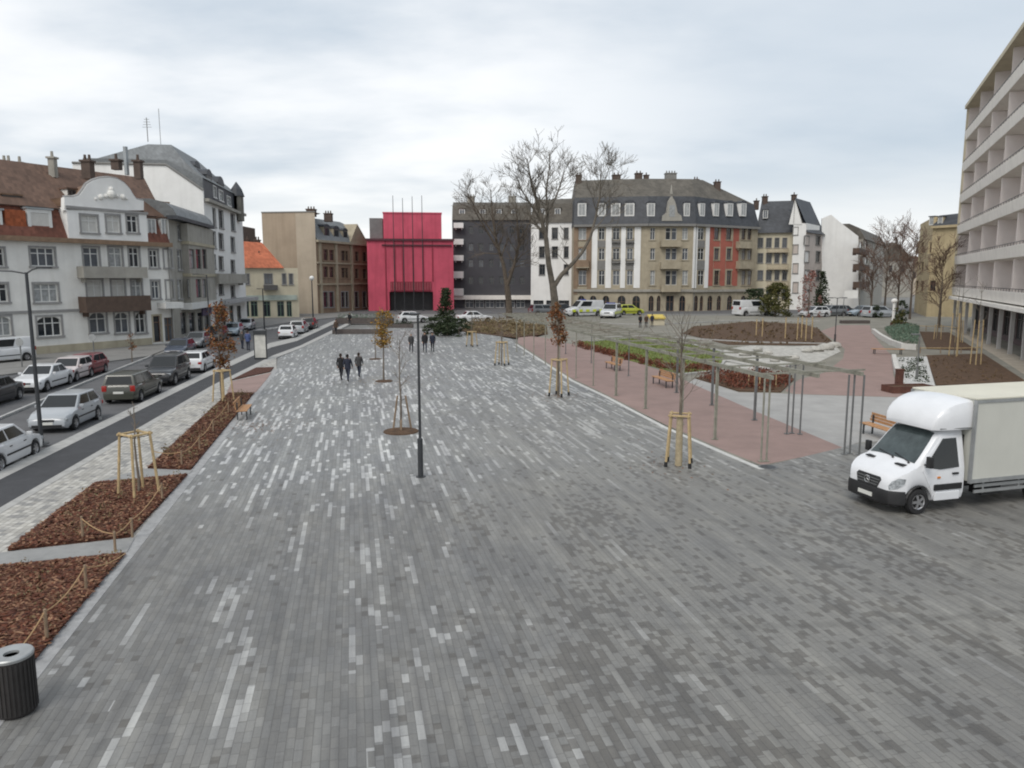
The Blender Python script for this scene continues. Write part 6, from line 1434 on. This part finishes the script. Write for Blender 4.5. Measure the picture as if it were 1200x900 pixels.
# pergola
A_ = G(895, 541); Bk = G(998, 533); pd_ = dirb(PLAZA); zp = 3.05
root = thing('pergola', 'long weathered grey timber pergola on slim grey posts beside the rose path', 'pergola', A_)
across = Bk - A_; fr = [G(895, 541), G(838, 515), G(777, 487) if False else G(754, 479), G(724, 463.5), G(697, 452), G(676, 443), G(657, 434.5), G(641, 427), G(627, 421), G(617, 416), G(609, 412)]
fr = [A_ + pd_ * (p - A_).dot(pd_) for p in fr]
q_ = G(800, 497.5); fr.insert(2, A_ + pd_ * (q_ - A_).dot(pd_))
for i, p in enumerate(fr):
    for j, o_ in enumerate((p, p + across)):
        if j == 1 and i > 3 and i % 2: continue
        offs = ((-.26, .03), (.0, .16), (.26, -.03)) if (j == 1 and i < 2) else ((-.10, 0), (.10, .03)) if i == 0 else ((0, 0), (.07, .02)) if i < 5 else ((0, 0),)
        for dx, dy in offs:
            mb = MB(); mb.tube([(o_.x + dx, o_.y + dy, 0), (o_.x + dx, o_.y + dy, zp - .1)], .036, 8); mb.box((o_.x + dx, o_.y + dy, .02), (.18, .18, .02)); mb.build('post', M['wood_grey'] if j == 0 else M['steel_mid'], root, smooth=30)
far_ = fr[-1] + pd_ * 6
for o_, nm in ((Vector((0, 0, 0)), 'beam'), (across, 'beam'), (across * .5, 'beam')):
    mb = MB(); n = Vector((pd_.y, -pd_.x, 0)); mb.ob(A_ + o_ - pd_ * .3 - n * .05 + Vector((0, 0, zp - .1)), (far_ - A_) + pd_ * .3, n * .10, Vector((0, 0, .14))); mb.build(nm, M['wood_grey'], root)
Lp = (far_ - A_).length; k = 0; d_ = 0.0; ad = across.normalized(); wl = across.length
while d_ < Lp:
    mb = MB(); t = A_ + pd_ * d_; mb.ob(t - ad * .35 + Vector((0, 0, zp + .043)), ad * (wl + .7), pd_ * .055, Vector((0, 0, .06))); mb.build('rafter', M['wood_grey'], root); d_ += 2.3 if d_ < 14 else 1.7
vine = MB(); rg = random.Random(44)
for k in range(26):
    p = A_ + pd_ * rg.uniform(3, Lp) + across * rg.random() + Vector((0, 0, zp + .14)); d = (pd_ * rg.uniform(-1, 1) + ad * rg.uniform(-1, 1)).normalized(); grow(vine, p, d, rg.uniform(1, 2.4), .018, 1, rg, (4, 3), (20, 70), .0, .007, 4)
tag(vine.build('climbing_stems', M['bark'], root), kind='stuff')
# information column
b = G(306, 421); root = thing('information_column', 'white poster column with dark roof beside the street', 'information column', b); w = .85; zt = zat(387, b.y, 306)
mb = MB(); mb.box((b.x, b.y, zt * .46), (w, .28, zt * .80), .15); mb.build('poster_panel', mat('pale poster', (.50, .49, .45), .6, .2, 2.2), root, bevel=.02)
mb = MB(); mb.box((b.x, b.y, zt * .93), (w + .12, .5, zt * .14), .15); mb.build('cap', M['steel_dark'], root, bevel=.03); mb = MB(); mb.box((b.x, b.y, zt * .03), (w + .06, .36, zt * .06), .15)
for s in (-1, 1): mb.box((b.x + s * (w / 2 + .03) * math.cos(.15), b.y + s * (w / 2 + .03) * math.sin(.15), zt * .46), (.06, .30, zt * .84), .15)
mb.build('frame', M['steel_dark'], root)
# low planters, benches and edges beyond the paving
def planter(label, px, py, Lx, W, h_, m, bearing=0.0, fill=None, name='planter_box', group='low planters'):
    b = G(px, py); root = thing(name, label, 'planter', b, -bearing, group, local=True); t = .08; mb = MB()
    mb.ob((-Lx / 2, -W / 2, 0), (Lx, 0, 0), (0, t, 0), (0, 0, h_)); mb.ob((-Lx / 2, W / 2 - t, 0), (Lx, 0, 0), (0, t, 0), (0, 0, h_)); mb.ob((-Lx / 2, -W / 2 + t, 0), (t, 0, 0), (0, W - 2 * t, 0), (0, 0, h_)); mb.ob((Lx / 2 - t, -W / 2 + t, 0), (t, 0, 0), (0, W - 2 * t, 0), (0, 0, h_)); mb.build('box', m, root)
    mb = MB(); mb.ob((-Lx / 2 + t, -W / 2 + t, .01), (Lx - 2 * t, 0, 0), (0, W - 2 * t, 0), (0, 0, h_ - .08)); mb.build('soil', M['soil'], root)
    if fill:
        mb = MB(); rg = random.Random(px); leaves(mb, [(rg.uniform(-Lx / 2 + t, Lx / 2 - t), rg.uniform(-W / 2 + t, W / 2 - t), h_ + rg.random() ** 1.5 * fill[1]) for _ in range(fill[2])], .16, rg, 1.2); mb.build('foliage', fill[0], root)
COR = mat('dark corten steel', (.10, .042, .03), .8, .3, 3); DK = mat('dark planter wall', (.10, .085, .08), .8, .2, 2)
planter('long dark low planter at the far left of the paving', 421, 391, 6.0, 1.2, .5, DK)
planter('low planter with bright green plants beyond the dark long one', 428, 379, 8.0, 1.6, .8, DK, 0, (L_mound, .6, 700))
planter('short dark planter in front of the pink hall', 468, 384, 3.6, 1.0, .5, DK, 0, (L_green, .4, 250))
planter('dark rust planter with clipped bush at the head of the green mound', 1054, 385, 1.8, 1.3, .8, COR)
planter('dark rust low planter beside the pebble bed and the truck', 1064, 459, 2.6, 1.1, .38, COR, rad(-8))
b = G(1053, 455); mb = MB(); mb.box((b.x, b.y, .55), (.36, .30, 1.1), .1); mb.box((b.x, b.y, 1.12), (.42, .36, .05), .1); tag(mb.build('bollard_box', COR, None, bevel=.015, loc=b), 'upright dark rust box standing at the corner of the pebble bed', 'bollard')
# white kerb wall of the mound + stone kerbs of the beds
def curb(label, pts, w, h_, m, name='low_wall'):
    P_ = [G(x, y) for x, y in pts]; Lf, Rt = [], []
    for i, p in enumerate(P_):
        t = P_[min(i + 1, len(P_) - 1)] - P_[max(i - 1, 0)]; t.normalize(); n = Vector((-t.y, t.x, 0)) * w / 2; Lf.append(p + n); Rt.append(p - n)
    mb = MB()
    for i in range(len(P_) - 1): mb.loft([[(q.x, q.y, 0) for q in (Lf[i], Lf[i + 1], Rt[i + 1], Rt[i])], [(q.x, q.y, h_) for q in (Lf[i], Lf[i + 1], Rt[i + 1], Rt[i])]])
    return tag(mb.build(name, m, None, loc=P_[0]), label, 'low wall')
WK = mat('white concrete', (.56, .55, .52), .8, .1, 2)
curb('white curved low wall holding the green mound', [(1023, 390), (1032, 397), (1044, 404), (1058, 409), (1074, 410)], .35, .5, WK)
curb('white low wall on the rose path side of the pebble bed', [(1047, 420), (1050, 434), (1057, 455)], .3, .35, WK)
curb('grey curved stone kerb between lawn and far beds', [(700, 397), (760, 394), (830, 399), (880, 402), (985, 404)], .4, .15, M['kerb'], 'stone_kerb')
curb('pale stone kerb along the lawn and pebble patch', [(796, 440), (838, 436), (850, 424), (900, 434), (936, 428)], .25, .12, M['kerb'], 'stone_kerb')
curb('pale stone kerb behind the lawn', [(690, 401), (740, 397), (800, 402), (846, 413)], .3, .14, M['kerb'], 'stone_kerb')
curb('long pale kerb at the street before the sandstone house', [(640, 377), (760, 381), (870, 376), (960, 377)], .3, .14, M['kerb'], 'stone_kerb')
curb('dark low kerb closing the rose path at the side street', [(985, 379), (1018, 379)], .8, .45, DK, 'low_wall')
rg = random.Random(77); ST = mat('pale boulder', (.42, .41, .38), .9, .25, 3, .5, 12)
for i, (x, y, s) in enumerate(((946, 413, .55), (957, 412, .7), (968, 410, .8), (977, 407, .7), (862, 414, .5), (873, 417, .6), (900, 415, .45), (930, 421, .5), (908, 424, .4), (888, 411, .45))):
    b = G(x, y); mb = MB(); mb.ball(b + Vector((0, 0, s * .3)), (s, s * .65, s * .45), 9, 6)
    mb.v = [v + Vector((rg.uniform(-.1, .1), rg.uniform(-.1, .1), rg.uniform(-.06, .06))) * s for v in mb.v]
    lab = ['leftmost of the four large boulders at the end of the pebble patch', 'second of the four large boulders at the end of the pebble patch', 'biggest pale boulder near the lamp at the rose path', 'pale boulder right beside the foot of the rose path lamp', 'pale boulder at the lawn end of the pebble patch', 'second pale boulder from the lawn in the pebble patch', 'small boulder in the middle of the pebble patch', 'pale boulder at the front right of the pebble patch', 'smallest front boulder of the pebble patch', 'small boulder at the back of the pebble patch'][i]
    tag(mb.build('boulder', ST, None, smooth=50, loc=b), lab, 'boulder', 'boulders in the pebble patch')
# stakes in the far brown bed and the red bed
def row(label, name, cat, pts, tops, m, group, r=.035):
    for i, ((x, y), t) in enumerate(zip(pts, tops)):
        b = G(x, y); mb = MB(); mb.tube([b, b + Vector((0, 0, zat(t, b.y, x)))], r, 7); tag(mb.build(name, m, None, smooth=True, loc=b), label[i], cat, group)
o7 = ['first', 'second', 'third', 'fourth', 'fifth', 'sixth', 'seventh']
row(['pale upright stake, %s from the left in the far brown bed' % o7[i] for i in range(7)], 'plant_stake', 'stake', [(886, 394), (893, 395), (920, 397), (934, 399), (939, 398), (944, 400), (951, 398)], [374, 373, 372, 372, 370, 373, 371], M['wood_pale'], 'stakes in the far brown bed', .06)
row(['thin pale stake, %s from the left in the red planted bed' % o7[i] for i in range(5)], 'plant_stake', 'stake', [(877, 454), (884, 455), (890, 457), (896, 456), (909, 455)], [436, 436, 437, 438, 439], M['wood_pale'], 'stakes in the red planted bed', .03)
# rail fences of the right beds
def rail_fence(label, pts, h_):
    P_ = [G(x, y) for x, y in pts]; root = thing('rail_fence', label, 'fence', P_[0], group='rail fences of the right beds')
    for p in P_: mb = MB(); mb.tube([p, p + Vector((0, 0, h_ + .08))], .045, 7); mb.build('post', M['wood_brown'], root, smooth=True)
    for p, q in zip(P_, P_[1:]): mb = MB(); mb.tube([p + Vector((0, 0, h_)), q + Vector((0, 0, h_))], .035, 6); mb.build('rail', M['wood_pale'], root, smooth=True)
rail_fence('pale rail fence between the two brown beds on the right', [(1078, 414), (1102, 414), (1126, 414), (1150, 413)], .45)
rail_fence('pale rail fence at the back of the far brown bed on the right', [(1062, 387), (1085, 388), (1105, 388), (1122, 390)], .6)
# odds and ends
b = G(900, 547.5); mb = MB(); mb.cyl((b.x, b.y, .0), .33, .014, 28); mb.mi = 1; mb.tube([(b.x, b.y, .013), (b.x, b.y, .018)], .26, 24); tag(mb.build('manhole_cover', [M['steel_mid'], M['steel_dark']], None, loc=b), 'round dark manhole cover in the paving at the pergola end', 'manhole cover')
b = G(997, 372); root = thing('street_sign', 'white rectangular board standing above the parked cars of the side street', 'sign', b)
mb = MB()
for s in (-1, 1): mb.tube([(b.x + s * 1.3, b.y, 0), (b.x + s * 1.3, b.y, zat(350, b.y, 997))], .06, 6)
mb.build('post', M['steel_mid'], root); c0, c1 = V(989, 349.5, b.y), V(1005.5, 340.5, b.y); mb = MB(); mb.ob((c0.x, b.y - .08, c0.z), (c1.x - c0.x, 0, 0), (0, .06, 0), (0, 0, c1.z - c0.z)); mb.build('board', P_white2, root)
b = G(1046, 384); zt = zat(351, b.y, 1046); root = thing('white_post', 'slim white pillar with round top beside the green mound', 'pillar', b); mb = MB(); mb.tube([b, b + Vector((0, 0, zt * .9))], [.22, .16], 10); mb.build('shaft', P_white2, root, smooth=True); mb = MB(); mb.ball(b + Vector((0, 0, zt * .95)), (.42, .3, .32), 10, 7); mb.build('head', P_white2, root, smooth=True)
b = G(770, 381); root = thing('market_stall', 'small stall with yellow striped awning before the sandstone house', 'stall', b); zt = zat(369, b.y, 770); w = 2.2
for sx in (-1, 1):
    for sy in (0, 1.4): mb = MB(); mb.tube([(b.x + sx * w * .46, b.y + sy, 0), (b.x + sx * w * .46, b.y + sy, zt - .3)], .04, 6); mb.build('post', M['galv'], root)
mb = MB(); mb.loft([[(b.x - w / 2, b.y - .4, zt - .55), (b.x + w / 2, b.y - .4, zt - .55), (b.x + w / 2, b.y - .4, zt - .35), (b.x - w / 2, b.y - .4, zt - .35)], [(b.x - w / 2, b.y + 1.6, zt - .2), (b.x + w / 2, b.y + 1.6, zt - .2), (b.x + w / 2, b.y + 1.6, zt), (b.x - w / 2, b.y + 1.6, zt)]]); mb.build('awning', mat('yellow awning', (.55, .42, .10), .8, .15, 2), root)
mb = MB(); mb.ob((b.x - w * .45, b.y - .2, .0), (w * .9, 0, 0), (0, 1.0, 0), (0, 0, .85)); mb.build('counter', P_cream, root)
for i, (x, y, t, lab) in enumerate(((111, 424, 391, 'slim sign post on the pavement before the white gabled house'), (26, 430, 396, 'bare sign post beside the white van'), (640, 384, 366, 'sign post at the near kerb before the tall plane tree'))):
    b = G(x, y); root = thing('sign_post', lab, 'sign post', b, group='sign posts'); zt = zat(t, b.y, x); mb = MB(); mb.tube([b, b + Vector((0, 0, zt))], .045, 7); mb.build('post', M['steel_mid'], root); mb = MB(); mb.tube([b + Vector((0, -.05, zt - .3)), b + Vector((0, -.08, zt - .3))], .28, 18); mb.build('plate', M['galv'], root)
for i, (x, y) in enumerate(((318, 402), (330, 397), (341, 393))):
    pass

# ================================================================ SKY, LIGHT, CAMERA
sc = bpy.context.scene
wd = bpy.data.worlds.new('World'); sc.world = wd; wd.use_nodes = True
N, L = wd.node_tree.nodes, wd.node_tree.links; N.clear()
SUN_EL, SUN_AZ = rad(50), rad(205)                      # azimuth clockwise from +Y
sky = N.new('ShaderNodeTexSky'); sky.sky_type = 'NISHITA'; sky.sun_disc = False; sky.sun_elevation = SUN_EL; sky.sun_rotation = SUN_AZ; sky.air_density = 1.2; sky.dust_density = 3
tc = N.new('ShaderNodeTexCoord'); sp = N.new('ShaderNodeSeparateXYZ'); L.new(tc.outputs['Generated'], sp.inputs[0])
class W_:
    node_tree = wd.node_tree
x = X(W_)
dz = x.m('ADD', x.m('MAXIMUM', sp.outputs[2], 0.0), .16)
cx_, cy_ = x.m('DIVIDE', sp.outputs[0], dz), x.m('DIVIDE', sp.outputs[1], dz)    # cloud deck seen in perspective
pv = x.vec(x.m('MULTIPLY', cx_, .75), cy_, 0.0)
n1 = x.noise(pv, .55, 5, .52); n2 = x.noise(x.vec(x.m('ADD', x.m('MULTIPLY', cx_, .7), 7.3), x.m('ADD', cy_, 3.1)), 1.5, 6, .55)
nn = x.m('ADD', x.m('MULTIPLY', n1, .68), x.m('MULTIPLY', n2, .32))
f = x.rng(nn, .36, .58, 0, 1, True)
f = x.m('MULTIPLY', f, x.rng(sp.outputs[0], -.10, .42, 1, .30, True))
cl = x.mix(f, (4.75, 5.5, 6.3), (9.0, 9.1, 9.2))
hz_ = x.rng(sp.outputs[2], 0.02, .17, 1, 0, True)
cl = x.mix(x.m('MULTIPLY', hz_, .75), cl, (9.6, 9.6, 9.4))
# brighter cloud towards the veiled sun
sdir = (math.sin(SUN_AZ) * math.cos(SUN_EL), math.cos(SUN_AZ) * math.cos(SUN_EL), math.sin(SUN_EL))
dt = x.m('ADD', x.m('ADD', x.m('MULTIPLY', sp.outputs[0], sdir[0]), x.m('MULTIPLY', sp.outputs[1], sdir[1])), x.m('MULTIPLY', sp.outputs[2], sdir[2]))
cl = x.mix(x.rng(dt, .45, 1.0, 0, .35, True), cl, (9.6, 9.6, 9.5))
col = x.mix(.90, sky.outputs[0], cl)
bg = N.new('ShaderNodeBackground'); bg.inputs['Strength'].default_value = .1; L.new(col, bg.inputs['Color'])
ow = N.new('ShaderNodeOutputWorld'); L.new(bg.outputs[0], ow.inputs[0])
sd_ = bpy.data.lights.new('sun', 'SUN'); sd_.energy = 1.35; sd_.angle = rad(28); sd_.color = (1, .96, .90)
so = bpy.data.objects.new('sun', sd_); C.objects.link(so); so.rotation_euler = (Vector(sdir)).to_track_quat('Z', 'Y').to_euler(); so.location = (0, 0, 60)
cam = bpy.data.cameras.new('camera'); cam.sensor_width = 36; cam.lens = FO / 1200 * 36; cam.clip_end = 6000; cam.clip_start = .1
co = bpy.data.objects.new('camera', cam); C.objects.link(co); co.location = (0, 0, H); co.rotation_euler = (math.pi / 2 - PITCH, 0, 0); sc.camera = co
vs = sc.view_settings; vs.view_transform = 'Standard'; vs.look = 'None'; vs.exposure = 0.28; vs.gamma = 1; vs.use_curve_mapping = False
sc.render.engine = 'CYCLES'; sc.cycles.use_denoising = True; sc.cycles.max_bounces = 6; sc.cycles.filter_width = 2.0
sc.render.film_transparent = False
